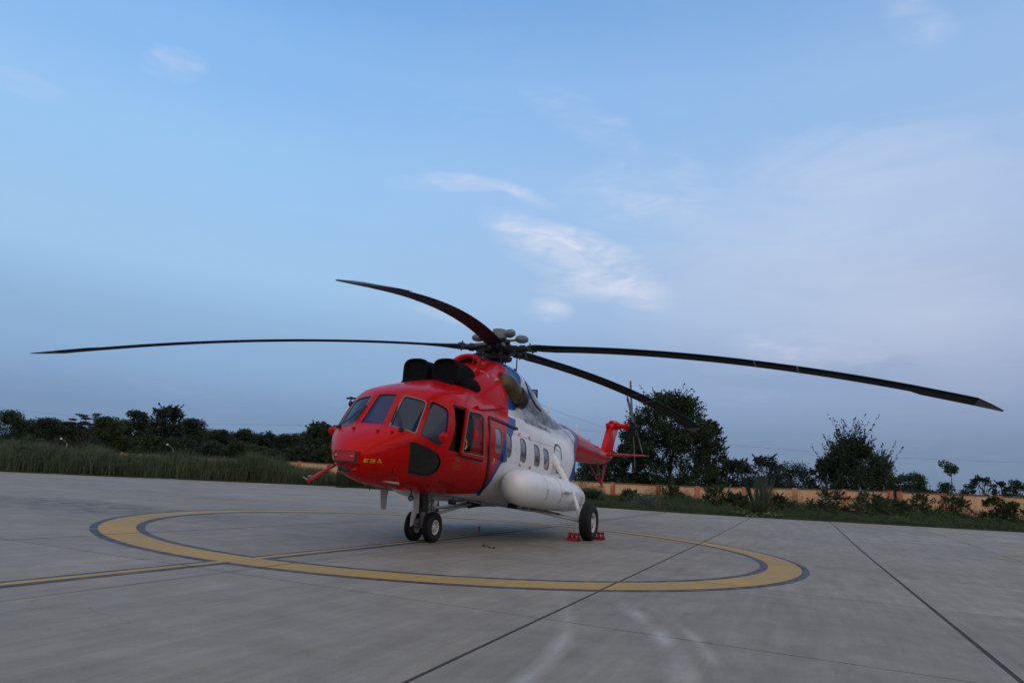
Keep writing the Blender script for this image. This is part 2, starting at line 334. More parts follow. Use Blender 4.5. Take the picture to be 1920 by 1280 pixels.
# paving beyond the slabs one can see (behind and beside the camera)
def unseen(x, y):
    q = Vector((x, y, 0)) - CAM; i = np.searchsorted(XJ, x) - 1; j = np.searchsorted(YJ, y) - 1
    if 0 <= i < len(XJ) - 1 and 0 <= j < len(YJ) - 1:
        cx, cy = (XJ[i] + XJ[i + 1]) / 2, (YJ[j] + YJ[j + 1]) / 2; q = Vector((cx, cy, 0)) - CAM; dep = q.dot(CF)
        if dep > -1.5 and abs(q.dot(CR)) < max(dep, 0) * .80 + 6: return False
    return x > edge_x(y)
gxs = sorted(set([round(v, 4) for a, b_ in zip(XJ, XJ[1:]) for v in (a, (a + b_) / 2)] + [XJ[-1]])); gys = sorted(set([round(v, 4) for a, b_ in zip(YJ, YJ[1:]) for v in (a, (a + b_) / 2)] + [YJ[-1]]))
grid_sheet('outer_paving', np.array(gxs), np.array(gys), 0, M_CONC, apron, unseen)
# ------------------------------------------------------------------ painted markings
def cut_joints(bm):
    for yj in YJ:
        g_ = JOINTW.get(round(yj, 1), .015)
        for s in (-g_, g_): bmesh.ops.bisect_plane(bm, geom=bm.verts[:] + bm.edges[:] + bm.faces[:], plane_co=(0, yj + s, 0), plane_no=(0, 1, 0))
    for xj in XJ:
        for s in (-.014, .014): bmesh.ops.bisect_plane(bm, geom=bm.verts[:] + bm.edges[:] + bm.faces[:], plane_co=(xj + s, 0, 0), plane_no=(1, 0, 0))
    dele = []
    for f in bm.faces:
        c = f.calc_center_median()
        if any(abs(c.y - yj) < JOINTW.get(round(yj, 1), .015) - 1e-4 for yj in YJ) or any(abs(c.x - xj) < .0139 for xj in XJ): dele.append(f)
    bmesh.ops.delete(bm, geom=dele, context='FACES')
    for v in bm.verts: v.co.z += G(v.co.x, v.co.y)
RC = (1.08, -.13)
def annulus(r0, r1, z):
    b = bmesh.new(); n = 144; A = []
    for k in range(n):
        a = 2 * PI * k / n; c, s = math.cos(a), math.sin(a)
        A.append((b.verts.new((RC[0] + r0 * c, RC[1] + r0 * s, z)), b.verts.new((RC[0] + r1 * c, RC[1] + r1 * s, z))))
    for k in range(n):
        p, q = A[k], A[(k + 1) % n]; b.faces.new((p[0], p[1], q[1], q[0]))
    cut_joints(b); return b
ring = tag(empty('painted_circle', (0, 0, 0)), kind='structure')
bobj('blue_border', annulus(7.20, 7.345, .003), M_BLU, ring); bobj('blue_border', annulus(6.45, 6.61, .003), M_BLU, ring)
bobj('yellow_band', annulus(6.60, 7.21, .005), M_YEL, ring)
def strip(x0, x1, y0, y1, z, curve=None):
    b = bmesh.new(); xs = np.linspace(x0, x1, 60)
    yc = lambda x: -.02 - .018 * max(0, x - 2) - .0009 * max(0, x - 2) ** 2
    P = [(b.verts.new((x, yc(x) + y0, z)), b.verts.new((x, yc(x) + y1, z))) for x in xs]
    for a, c in zip(P, P[1:]): b.faces.new((a[0], c[0], c[1], a[1]))
    cut_joints(b); return b
tl = tag(empty('taxi_line', (0, 0, 0)), kind='structure')
bobj('blue_border', strip(-5.50, 7.62, .064, .165, .004), M_BLU, tl); bobj('blue_border', strip(-5.50, 7.62, -.165, -.064, .004), M_BLU, tl)
bobj('blue_border', strip(8.30, 20, .064, .165, .004), M_BLU, tl); bobj('blue_border', strip(8.30, 20, -.165, -.064, .004), M_BLU, tl)
bobj('blue_border', strip(-25, -6.1, .064, .165, .004), M_BLU, tl); bobj('blue_border', strip(-25, -6.1, -.165, -.064, .004), M_BLU, tl)
bobj('yellow_band', strip(-25, 20, -.068, .068, .0065), M_YEL, tl)
DASH = [((55, 888), (118, 890.5)), ((187, 893), (250, 896)), ((252, 897), (262, 897.4)), ((315, 899), (372, 901.5)), ((425, 906), (480, 909)), ((535, 913.5), (545, 914)), ((556, 915), (600, 917)), ((640, 920), (690, 923)), ((1555, 985), (1612, 987)), ((1690, 991), (1742, 996)), ((1805, 1003), (1880, 1008)), ((1180, 955.5), (1240, 960)), ((1400, 974), (1460, 979))]
dm = tag(empty('edge_dashes', (0, 0, 0)), kind='structure')
for a, b_ in DASH:
    p, q = ground_hit(*a), ground_hit(*b_); t_ = (q - p).normalized(); s_ = Vector((-t_.y, t_.x, 0)) * .10; b = bmesh.new()
    vs_ = [b.verts.new((v.x, v.y, G(v.x, v.y) + .005)) for v in (p - s_, q - s_, q + s_, p + s_)]; b.faces.new(vs_); bobj('dash', b, M_WHT, dm)
pY = [ground_hit(1868, 1041), ground_hit(1990, 1044)]; t_ = (pY[1] - pY[0]).normalized(); s_ = Vector((-t_.y, t_.x, 0)) * .09; b = bmesh.new()
b.faces.new([b.verts.new((v.x, v.y, G(v.x, v.y) + .005)) for v in (pY[0] - s_, pY[1] - s_, pY[1] + s_, pY[0] + s_)]); bobj('yellow_dash', b, M_YEL, dm)
# ------------------------------------------------------------------ ground beyond the apron
def m_soil():
    m = bpy.data.materials.new('verge_soil'); m.use_nodes = True; t = m.node_tree; b = t.nodes['Principled BSDF']; g = node(t, 'ShaderNodeNewGeometry')
    n = node(t, 'ShaderNodeTexNoise'); n.inputs['Scale'].default_value = .5; n.inputs['Detail'].default_value = 8; t.links.new(g.outputs['Position'], n.inputs['Vector'])
    t.links.new(ramp(t, n.outputs['Fac'], [(.35, (.022, .034, .014, 1)), (.62, (.05, .052, .026, 1)), (.8, (.12, .085, .055, 1))]), b.inputs['Base Color']); b.inputs['Roughness'].default_value = 1; return m
M_SOIL = m_soil()
b = bmesh.new(); ysv = list(np.linspace(-75, 60, 70)); prev = None
offs = [0.0, .25, 2, 5, 9, 14, 25, 60, 150, 400, 1500]
for y in ysv:
    x0 = edge_x(y) + .12 * math.sin(y * 1.9) + .07 * math.sin(y * 5.3); rowv = []
    for k, o in enumerate(offs):
        x = x0 - o; yy = y * (1 + max(0, o - 25) / 60); rowv.append(b.verts.new((x, yy, G(x, yy) + (.012 if k == 0 else .05))))
    if prev:
        for a in range(len(offs) - 1): b.faces.new((prev[a], prev[a + 1], rowv[a + 1], rowv[a]))
    prev = rowv
bmesh.ops.recalc_face_normals(b, faces=b.faces)
tag(bobj('ground', b, M_SOIL, None, True), kind='structure')
b = bmesh.new()   # open country round the rest of the airfield
R_ = [40, 80, 200, 600, 2500]; prev = None
for k in range(49):
    a = -PI * .52 + PI * 1.04 * k / 48; rowv = [b.verts.new((20 + r_ * math.cos(a) * .45 * (1 if r_ > 40 else 1), -8 + r_ * math.sin(a) * 1.6, -.35)) for r_ in R_]
    if prev:
        for q in range(len(R_) - 1): b.faces.new((prev[q], prev[q + 1], rowv[q + 1], rowv[q]))
    prev = rowv
bmesh.ops.recalc_face_normals(b, faces=b.faces)
tag(bobj('airfield_ground', b, M_SOIL, None), kind='structure')
# ------------------------------------------------------------------ helicopter
heli = tag(empty('helicopter', (0, 0, 0)), 'red, blue and white helicopter parked on the yellow circle with black intake covers', 'helicopter')
def ip(x, T): return float(np.interp(x, [t[0] for t in T], [t[1] for t in T]))
KS = .072
# nose-up body: profile tables against height above the keel datum
TX0 = [(.67, 5.0), (.70, 5.25), (.74, 5.58), (.80, 5.8), (.89, 5.95), (1.0, 6.02), (1.17, 6.04), (1.22, 6.01), (1.32, 5.95), (1.42, 5.86), (1.52, 5.74), (1.62, 5.60), (1.70, 5.46), (1.76, 5.36), (2.39, 4.90), (2.48, 4.80), (2.58, 4.64), (2.68, 4.42), (2.78, 4.12), (2.9, 3.75), (3.0, 3.4), (3.08, 3.0), (3.17, 2.5)]
TN = [(.67, 2.), (1.17, 2.0), (1.35, 2.1), (1.55, 2.35), (1.70, 2.6), (1.78, 2.7), (2.38, 2.35), (2.65, 2.2), (3.17, 2.)]
TXS = [(.67, 3.8), (2.55, 3.8), (2.7, 3.3), (2.9, 2.7), (3.05, 2.2), (3.17, 1.6)]
NR = 60
PH = [PI * k / NR for k in range(NR + 1)]
def sect(ph):
    y = 1.25 * math.sin(ph); z = 1.92 - 1.25 * math.cos(ph)
    if z < 1.2: z = 1.2 - (1.2 - z) * (1 - .06 * (1.2 - z) / .53)
    return y, z
XA = -2.4
rows = []
TAILS = [(-2.4, 1.25, None, None), (-2.8, 1.235, .49, 2.965), (-3.2, 1.19, .56, 2.955), (-3.6, 1.10, .68, 2.955), (-4.0, .985, .86, 2.97), (-4.4, .86, 1.10, 2.99), (-4.8, .745, 1.37, 3.02), (-5.2, .64, 1.66, 3.05), (-5.6, .55, 1.93, 3.08), (-5.95, .50, 2.06, 3.09)]
for ph in PH:
    y, z = sect(ph); r_ = []
    for (x, W, zb, zt) in reversed(TAILS[1:]):
        zc, rz = (zb + zt) / 2, (zt - zb) / 2; r_.append(Vector((x, W * math.sin(ph), zc - rz * math.cos(ph))))
    x0, n_, xs = ip(z, TX0), ip(z, TN), ip(z, TXS)
    for x in np.linspace(XA, xs, 34)[:-1]: r_.append(Vector((x, y, z + KS * x)))
    for k in range(40):
        th = (PI / 2) * (k / 39); cx, sy_ = math.sin(th), math.cos(th)
        x = xs + (x0 - xs) * abs(cx) ** (2 / n_); yy = y * abs(sy_) ** (2 / n_)
        r_.append(Vector((x, yy, z + KS * x)))
    rows.append(r_)
bm = bmesh.new(); NC = len(rows[0]); Vp = [[bm.verts.new(p) for p in r] for r in rows]; Vn = [[bm.verts.new((p.x, -p.y, p.z)) for p in r] for r in rows]
for i in range(NR):
    for j in range(NC - 1):
        bm.faces.new((Vp[i][j], Vp[i][j + 1], Vp[i + 1][j + 1], Vp[i + 1][j])); bm.faces.new((Vn[i][j], Vn[i + 1][j], Vn[i + 1][j + 1], Vn[i][j + 1]))
bmesh.ops.remove_doubles(bm, verts=bm.verts, dist=2e-3)
bmesh.ops.dissolve_degenerate(bm, dist=1e-4, edges=bm.edges)
bmesh.ops.recalc_face_normals(bm, faces=bm.faces)
HULL = bm
bvh = BVHTree.FromBMesh(bm)
def rc(px, py):
    d = ray(px, py).normalized(); h = bvh.ray_cast(CAM, d)
    if h[0] is None:
        h = bvh.find_nearest(CAM + d * 13); return h[0], h[1]
    return h[0], h[1]
def snap(p, d):
    h = bvh.ray_cast(p + d * 2, -d)
    if h[0] is None: h = bvh.find_nearest(p)
    return h[0], h[1]
def rnd(P, r, n=4):
    out = []; N = len(P)
    for i in range(N):
        a, p, c = P[i - 1], P[i], P[(i + 1) % N]; u1 = (a - p); u2 = (c - p)
        rr = r[i] if isinstance(r, (list, tuple)) else r; rr = min(rr, u1.length * .48, u2.length * .48)
        if rr < 1e-4: out.append(p.copy()); continue
        A, B = p + u1.normalized() * rr, p + u2.normalized() * rr
        for k in range(n + 1):
            t = k / n; out.append(A * (1 - t) ** 2 + p * 2 * t * (1 - t) + B * t * t)
    return out
def cut_hull(poly, d):
    c = sum(poly, Vector()) / len(poly); R = max((p - c).length for p in poly) + .25
    def local(rad): return [f for f in HULL.faces if (f.calc_center_median() - c).length < rad and f.normal.dot(d) > .05]
    planes = []
    for i in range(len(poly)):
        a, b_ = poly[i], poly[(i + 1) % len(poly)]; n = (b_ - a).cross(d)
        if n.length < 1e-7: continue
        n.normalize()
        if n.dot(c - a) > 0: n = -n
        planes.append((a, n))
    # keep every cut short: only faces that touch the outline's own side of things
    for a, n in planes:
        fs = [f for f in local(R) if min(n.dot(v.co - a) for v in f.verts) < 0 < max(n.dot(v.co - a) for v in f.verts) and all(nn.dot(f.calc_center_median() - aa) < .12 for aa, nn in planes)]
        geom = set(fs)
        for f in fs: geom.update(f.edges); geom.update(f.verts)
        bmesh.ops.bisect_plane(HULL, geom=list(geom), plane_co=a, plane_no=n, dist=1e-5)
    ins = [f for f in local(R) if all(n.dot(f.calc_center_median() - a) < 1e-4 for a, n in planes)]
    data = [[(v.co.copy(), v.normal.copy()) for v in f.verts] for f in ins]
    bmesh.ops.delete(HULL, geom=ins, context='FACES'); return data
def pane(name, data, off, material, parent):
    b = bmesh.new()
    for f in data:
        try: b.faces.new([b.verts.new(co + n * off) for co, n in f])
        except ValueError: pass
    bmesh.ops.remove_doubles(b, verts=b.verts, dist=1e-4)
    return bobj(name, b, material, parent, True)
def dens(P, step, closed=True):
    out = []; N = len(P)
    for i in range(N if closed else N - 1):
        a, b_ = P[i], P[(i + 1) % N]; k = max(1, int((b_ - a).length / step))
        out += [a.lerp(b_, q / k) for q in range(k)]
    if not closed: out.append(P[-1])
    return out
def band(name, P, d, wd, h0, h1, material, parent, closed=True, step=.06):
    P = dens(P, step, closed); S = [snap(p, d) if d is not None else (p, bvh.find_nearest(p)[1]) for p in P]; N = len(S); rings = []
    for i in range(N):
        p, n = S[i]; a = S[(i - 1) % N][0] if (closed or i) else p; c = S[(i + 1) % N][0] if (closed or i < N - 1) else p
        t = (c - a); t = t.normalized() if t.length > 1e-6 else Vector((1, 0, 0)); s = n.cross(t).normalized()
        rings.append([p + s * wd / 2 + n * h0, p + s * wd / 2 + n * h1, p - s * wd / 2 + n * h1, p - s * wd / 2 + n * h0])
    if closed: rings.append(rings[0])
    b = loft(rings, True, not closed, not closed); clean(b); return bobj(name, b, material, parent)
YD = Vector((0, 1, 0))
def mir(P): return [Vector((p.x, -p.y, p.z)) for p in P]
def winset(name, pxs, d, r, glass, sealm, sealw, both=True, off=-.018, sub='seal', label=None, extra=None):
    P0 = [rc(*q)[0] for q in pxs]; objs = []
    for s in ((1, -1) if both else (1,)):
        P = P0 if s == 1 else mir(P0); dd = Vector((d.x, d.y * s, d.z)).normalized()
        R = rnd(P, r); data = cut_hull(R, dd); o = pane(name, data, off, glass, heli)
        if sealw: band(sub, R, dd, sealw, -.03, .006, sealm, o)
        objs.append((o, R, dd))
    return objs
fr = Vector((1, 0, .5)).normalized(); fr2 = Vector((1, .45, .45)).normalized(); sd_ = Vector((.45, 1, .2)).normalized()
# windshield
Bp = [Vector((5.36, -.235, 2.16)), Vector((5.36, .235, 2.16)), Vector((4.92, .19, 2.745)), Vector((4.92, -.19, 2.745))]
Rb = rnd(Bp, .03, 3); pane('center_windshield', cut_hull(Rb, fr), -.018, M_DGLASS, heli)
wsP = winset('windshield', [(730, 797.5), (779, 813), (801, 753), (758, 741.5)], fr2, [.03, .05, .10, .06], M_DGLASS2, M_SEAL, .022)
winset('side_windshield', [(788.5, 815), (824, 837), (831, 830), (841, 767), (808.5, 752)], sd_, [.04, .14, .1, .12, .05], M_SGLASS, M_SEALD, .014)
# pilot's opening (port: window slid back; starboard: closed)
op = [rc(*q)[0] for q in [(850.5, 762), (886, 775), (879, 853), (839.5, 844)]]
cut_hull(rnd(op, .04, 3), YD)
dtm = cut_hull(rnd(mir(op), .04, 3), -YD); pane('side_cockpit_window', dtm, -.01, M_SGLASS, heli)
Fo = [rc(*q)[0] for q in [(870, 767.5), (897, 773.5), (904.5, 783), (904.5, 860), (858.5, 849.5)]]
Fi = [rc(*q)[0] for q in [(873.5, 772), (895, 777), (902, 786), (902, 853.5), (862, 845)]]
Fo = rnd(Fo, [.02, .10, .10, .03, .03]); Fi = rnd(Fi, [.02, .08, .08, .03, .03])
slide = band('sliding_window', [a.lerp(b_, .5) for a, b_ in zip(Fo, Fi)], None, .07, .035, .075, M_RED, heli)
b = bmesh.new(); Fs = [p + YD * .055 for p in Fi]; cc = sum(Fs, Vector()) / len(Fs); cv = b.verts.new(cc); vv = [b.verts.new(p) for p in Fs]
for k in range(len(vv)): b.faces.new((cv, vv[k], vv[(k + 1) % len(vv)]))
M_TGL = bpy.data.materials.new('clear_window_glass'); M_TGL.use_nodes = True; t_ = M_TGL.node_tree; t_.nodes.remove(t_.nodes['Principled BSDF'])
tr_ = node(t_, 'ShaderNodeBsdfTransparent'); tr_.inputs[0].default_value = (.72, .74, .78, 1); gl_ = node(t_, 'ShaderNodeBsdfGlossy'); gl_.inputs['Roughness'].default_value = .04
fz = node(t_, 'ShaderNodeFresnel'); fz.inputs[0].default_value = 1.6; mx_ = node(t_, 'ShaderNodeMixShader'); t_.links.new(mth(t_, 'MULTIPLY_ADD', fz.outputs[0], .45, .02, True), mx_.inputs[0]); t_.links.new(tr_.outputs[0], mx_.inputs[1]); t_.links.new(gl_.outputs[0], mx_.inputs[2]); t_.links.new(mx_.outputs[0], t_.nodes['Material Output'].inputs[0])
bmesh.ops.recalc_face_normals(b, faces=b.faces)
if b.faces[:][0].normal.y < 0: bmesh.ops.reverse_faces(b, faces=b.faces)
gpane = bobj('glass', b, M_TGL, slide)
band('seal', Fi, None, .016, .055, .082, M_SEAL, slide)
# yellow grab loop on the window edge
b = bmesh.new(); g0 = rc(862.5, 832)[0] + YD * .09; add_tube(b, [g0 + Vector((-.01 + .045 * -math.sin(a), .02, .085 * math.cos(a))) for a in np.linspace(-.2, PI + .2, 10)], .011, 6); bobj('pull_strap', b, M_YELD, slide)
# chin windows
chin = winset('chin_window', [(769, 829), (775, 828), (798, 836), (823, 852), (827, 868), (818, 884), (806, 891.5), (790, 892), (765, 886), (767.5, 860)], Vector((.75, 1, -.1)).normalized(), [.03, .04, .3, .12, .12, .12, .12, .1, .06, .3], M_BLACKGL, M_SEALD, .016)
# cabin windows
WN = [[(927, 800.5), (936, 802), (940.5, 811), (940, 843), (936.5, 849.5), (927.5, 846.5)], [(948, 810.5), (955, 812.5), (958.5, 821), (957.5, 853), (954, 857.5), (947, 853)],
      [(974.5, 820.5), (982, 823.5), (985.5, 831), (985.5, 862), (983, 867), (974.5, 862.5)], [(1000.7, 832.5), (1007, 835), (1010.6, 841), (1011, 871), (1008.5, 874.5), (1001, 871)],
      [(1018, 839.8), (1024.5, 842.5), (1027.8, 848), (1028.3, 877), (1026, 881), (1019, 877)]]
for q in WN: winset('cabin_window', q, YD, .07, M_CGLASS, M_SEAL, .018, off=-.008)
winset('door_window', [(1041.5, 865), (1049.5, 868), (1049, 888), (1042, 885)], YD, .06, M_CGLASS, M_SEALD, .02, both=False)
# cowling ----------------------------------------------------------
CT = [(3.0, .70, 3.28, 4), (2.85, .82, 3.46, 3.5), (2.5, .92, 3.60, 3.2), (2.1, .98, 3.74, 3.0), (1.8, 1.0, 3.86, 2.9), (1.4, 1.0, 3.98, 2.8), (1.0, .99, 4.08, 2.7), (.5, .96, 4.15, 2.6), (0, .92, 4.17, 2.5), (-.5, .87, 4.12, 2.4), (-1.0, .81, 4.02, 2.4), (-1.5, .74, 3.88, 2.3), (-2.0, .67, 3.73, 2.3), (-2.6, .58, 3.56, 2.2), (-3.2, .50, 3.42, 2.2), (-3.9, .42, 3.30, 2.1), (-4.6, .34, 3.20, 2.1), (-5.4, .26, 3.10, 2.1), (-5.9, .12, 3.02, 2)]
def cowl_ring(x, W, zt, n_, k=30):
    zb = 2.60; out = []
    for i in range(k + 1):
        th = PI * i / k; c_, s_ = math.cos(th), math.sin(th); y = W * (abs(c_) ** (2 / n_)) * (1 if c_ >= 0 else -1); z = zb + (zt - zb) * abs(s_) ** (2 / n_)
        out.append(Vector((x, y, z)))
    return out
xs_ = np.linspace(3.0, -5.9, 70); rg = []
for x in xs_: rg.append(cowl_ring(x, *[float(np.interp(-x, [-q[0] for q in CT], [q[i] for q in CT])) for i in (1, 2, 3)]))
cb = loft(rg, False, False, False); f0 = [v for v in cb.verts if abs(v.co.x - 3.0) < 1e-5]
cb.faces.new(sorted(f0, key=lambda v: -math.atan2(v.co.z - 2.60, v.co.y))); clean(cb)
bvc0 = BVHTree.FromBMesh(cb)
def rboth(px, py):
    d = ray(px, py).normalized(); h1 = bvh.ray_cast(CAM, d); h2 = bvc0.ray_cast(CAM, d); L2 = [h for h in (h1, h2) if h[0] is not None]
    return min(L2, key=lambda h: h[3])[0] if L2 else rc(px, py)[0]
# hull livery ------------------------------------------------------
def fcurve(t, fac, pts):
    n = node(t, 'ShaderNodeFloatCurve'); c = n.mapping.curves[0]; pts = sorted(pts)
    n.mapping.use_clip = False; n.mapping.extend = 'HORIZONTAL'
    while len(c.points) < len(pts): c.points.new(.5, .5)
    for p, q in zip(c.points, pts): p.location = q; p.handle_type = 'VECTOR'
    n.mapping.update(); t.links.new(fac, n.inputs['Value']); return n.outputs[0]
def bound(pxs, extra=()):
    T = [(rc(*q)[0].z, rc(*q)[0].x) for q in pxs] + list(extra); return [(z / 5, (x + 13) / 20) for z, x in T]
XRB = bound([(886, 925), (896, 918), (905, 910.5), (915, 900), (926, 880), (937, 856), (941, 843), (945.5, 828), (947, 812)], [(.90, 4.6), (.80, 6.0), (0, 6.5)])
XRB += [(q.z / 5, (q.x + 13) / 20) for q in (rboth(*k) for k in [(952, 795), (953, 775), (952, 755), (951, 735), (951, 715), (950, 700), (948, 690)])] + [(1, (.3 + 13) / 20)]
XBW = bound([(897, 925), (905, 920), (914, 911), (926, 892), (933, 880), (940, 867.5), (948, 866), (948.5, 845), (959, 820), (963, 808), (966, 803)], [(.92, 3.9), (.86, 4.6), (0, 5)])
XBW += [(q.z / 5, (q.x + 13) / 20) for q in (rboth(*k) for k in [(966, 785), (966, 770), (972, 735), (977, 714), (977, 698)])] + [(1, (-1.0 + 13) / 20)]
XWB2 = bound([(1047, 815), (1063, 845), (1064.5, 858), (1062, 872), (1056, 890)], [(.6, -3.3), (0, -3.3), (2.9, -4.15), (1, -4.15)][:1])
XWB2 = [(0, (-3.0 + 13) / 20), (1.2 / 5, (-2.75 + 13) / 20), (1.5 / 5, (-2.72 + 13) / 20), (1.75 / 5, (-2.95 + 13) / 20), (2.0 / 5, (-3.35 + 13) / 20), (2.25 / 5, (-3.75 + 13) / 20), (2.5 / 5, (-4.6 + 13) / 20), (2.75 / 5, (-5.3 + 13) / 20), (1, (-5.3 + 13) / 20)]
def dedupe(T):
    T = sorted(T); out = [T[0]]
    for p in T[1:]:
        if p[0] - out[-1][0] > .004: out.append(p)
    return out
def livery():
    m = bpy.data.materials.new('helicopter_livery'); m.use_nodes = True; t = m.node_tree; b = t.nodes['Principled BSDF']; g = node(t, 'ShaderNodeNewGeometry')
    s = node(t, 'ShaderNodeSeparateXYZ'); t.links.new(g.outputs['Position'], s.inputs[0]); X, Y, Z = s.outputs
    zf = mth(t, 'DIVIDE', Z, 5.0); xn = mth(t, 'MULTIPLY_ADD', X, 1 / 20, 13 / 20)
    def cmp_(T): return mth(t, 'MULTIPLY_ADD', mth(t, 'SUBTRACT', xn, fcurve(t, zf, dedupe(T))), 900, .5, True)   # 1 ahead of the line
    a = cmp_(XRB); w_ = cmp_(XBW); r2 = cmp_(XWB2)
    r3 = cmp_([(z, x - .036 + .013 * max(0, min(1, (z - .46) / .08))) for z, x in XWB2])
    ns = node(t, 'ShaderNodeTexNoise'); ns.inputs['Scale'].default_value = 2.2; ns.inputs['Detail'].default_value = 7; t.links.new(g.outputs['Position'], ns.inputs['Vector'])
    def v(c, k=.10): return ramp(t, ns.outputs['Fac'], [(.3, tuple(q * (1 - k) for q in c) + (1,)), (.7, tuple(min(1, q * (1 + k)) for q in c) + (1,))])
    red = v((.56, .003, .003)); blue = v((.008, .085, .33)); wht = v((.76, .76, .75), .05)
    c = mixc(t, r3, red, blue); c = mixc(t, r2, c, wht)
    c = mixc(t, w_, c, blue)
    # narrow blue spear on the white side
    sp_ = [rc(*q)[0] for q in [(982, 768), (987, 770), (980, 815)]]
    k1 = mth(t, 'MULTIPLY_ADD', mth(t, 'SUBTRACT', Z, sp_[2].z), 1 / (sp_[0].z - sp_[2].z), 0, True)
    cx_ = mth(t, 'MULTIPLY_ADD', k1, (sp_[0].x + sp_[1].x) / 2 - sp_[2].x, sp_[2].x); hw_ = mth(t, 'MULTIPLY', k1, .13)
    f_ = mth(t, 'MULTIPLY', mth(t, 'LESS_THAN', mth(t, 'ABSOLUTE', mth(t, 'SUBTRACT', X, cx_)), hw_), mth(t, 'LESS_THAN', Z, 3.05)); c = mixc(t, f_, c, blue)
    # second blue panel on the gearbox fairing
    qa, qb = rboth(985, 716), rboth(994, 740); s2 = mth(t, 'ADD', X, mth(t, 'MULTIPLY', mth(t, 'SUBTRACT', Z, 3.7), .3))
    f_ = mth(t, 'MULTIPLY', mth(t, 'MULTIPLY', mth(t, 'LESS_THAN', s2, qa.x + (qa.z - 3.7) * .3 + .1), mth(t, 'GREATER_THAN', s2, qa.x + (qa.z - 3.7) * .3 - .75)), mth(t, 'GREATER_THAN', Z, 3.35)); c = mixc(t, f_, c, blue)
    c = mixc(t, mth(t, 'MULTIPLY', mth(t, 'MULTIPLY', mth(t, 'LESS_THAN', X, -4.45), mth(t, 'GREATER_THAN', X, -4.62)), mth(t, 'GREATER_THAN', Z, 2.5)), c, blue)
    c = mixc(t, a, c, red)
    # grey belly skin
    bl = mth(t, 'MULTIPLY', mth(t, 'LESS_THAN', mth(t, 'MULTIPLY_ADD', X, -KS, Z), .735), mth(t, 'LESS_THAN', X, 3.4)); c = mixc(t, bl, c, (.30, .30, .29, 1))
    # exhaust soot on the side behind the jet pipe
    st = node(t, 'ShaderNodeTexNoise'); st.inputs['Scale'].default_value = 5; st.inputs['Detail'].default_value = 8; mp_ = node(t, 'ShaderNodeMapping'); mp_.inputs['Scale'].default_value = (.35, 1, 1.5); t.links.new(g.outputs['Position'], mp_.inputs[0]); t.links.new(mp_.outputs[0], st.inputs['Vector'])
    zl = mth(t, 'MULTIPLY_ADD', X, .03, 3.16); dz = mth(t, 'DIVIDE', mth(t, 'ABSOLUTE', mth(t, 'SUBTRACT', Z, zl)), mth(t, 'MULTIPLY_ADD', X, -.01, .52))
    so_ = mth(t, 'SUBTRACT', 1.15, dz, None, True); so_ = mth(t, 'MULTIPLY', so_, mth(t, 'MULTIPLY_ADD', X, -1.2, 1.1, True)); so_ = mth(t, 'MULTIPLY', so_, mth(t, 'MULTIPLY_ADD', X, .28, 2.0, True)); so_ = mth(t, 'MULTIPLY', so_, ramp(t, st.outputs['Fac'], [(.3, .55), (.6, 1.25)]), None, True)
    c = mixc(t, mth(t, 'MULTIPLY', so_, .95), c, (.035, .033, .030, 1))
    # general grime, heavier low down
    gr = node(t, 'ShaderNodeTexNoise'); gr.inputs['Scale'].default_value = 9; gr.inputs['Detail'].default_value = 9; mq = node(t, 'ShaderNodeMapping'); mq.inputs['Scale'].default_value = (1, 1, .25); t.links.new(g.outputs['Position'], mq.inputs[0]); t.links.new(mq.outputs[0], gr.inputs['Vector'])
    c = mixc(t, ramp(t, gr.outputs['Fac'], [(.54, 0.0), (.82, .18)]), c, (.11, .09, .08, 1))
    t.links.new(c, b.inputs['Base Color']); t.links.new(ramp(t, gr.outputs['Fac'], [(.35, .24), (.75, .5)]), b.inputs['Roughness']); b.inputs['Coat Weight'].default_value = .15; b.inputs['Coat Roughness'].default_value = .06; b.inputs['Specular IOR Level'].default_value = .09
    bp = node(t, 'ShaderNodeBump'); bp.inputs['Strength'].default_value = .5; bp.inputs['Distance'].default_value = .006; q = node(t, 'ShaderNodeTexNoise'); q.inputs['Scale'].default_value = 2.4; q.inputs['Detail'].default_value = 2; t.links.new(g.outputs['Position'], q.inputs['Vector'])
    t.links.new(q.outputs['Fac'], bp.inputs['Height']); t.links.new(bp.outputs[0], b.inputs['Normal'])
    return m
M_LIV = livery()
bmesh.ops.recalc_face_normals(HULL, faces=HULL.faces)
hull = bobj('fuselage', HULL, [M_LIV, M_INT], heli, True)
sm = hull.modifiers.new('skin', 'SOLIDIFY'); sm.thickness = .03; sm.offset = -1; sm.material_offset = 1; sm.material_offset_rim = 1; sm.use_even_offset = False
# panel lines and door outlines
def seam(pxs, wd=.016, m=M_INK, closed=False, parent=hull, name='panel_gap', h=.008, both=True):
    P = [rc(*q)[0] for q in pxs]; band(name, P, None, wd, -.004, h, m, parent, closed, .05)
    if both: band(name, mir(P), None, wd, -.004, h, m, parent, closed, .05)
seam([(916.5, 783), (917, 800), (916.5, 840), (915.5, 870), (913, 890), (909, 905), (903, 918), (896, 926.5)], .065, h=.025)
seam([(917, 782), (935, 789), (953, 797), (966, 803.5)], .06, M_SEALD, h=.02, name='door_rail'); seam([(950, 796), (969, 804)], .05, M_INK, h=.035, name='door_rail')
seam([(1040, 896), (1039.5, 868), (1039, 842), (1041.5, 834), (1046, 834), (1050.5, 840), (1052.3, 856), (1051.5, 880), (1049.5, 899)], .05, both=False, h=.010)
seam([(1041, 842), (1047, 845), (1050, 850)], .012, M_GREYD, both=False)
for q in ([(966, 768), (982, 775)], [(966, 770), (966.5, 803)], [(992, 800), (991, 876)], [(1014, 818), (1014.5, 880)]): seam(q, .007, M_GREYD, h=.002)
seam([(705, 852), (740, 843), (770, 826)], .012, M_SEAMR, h=.006); seam([(752, 884), (757, 905), (775, 925)], .006, M_SEAMR, h=.003)
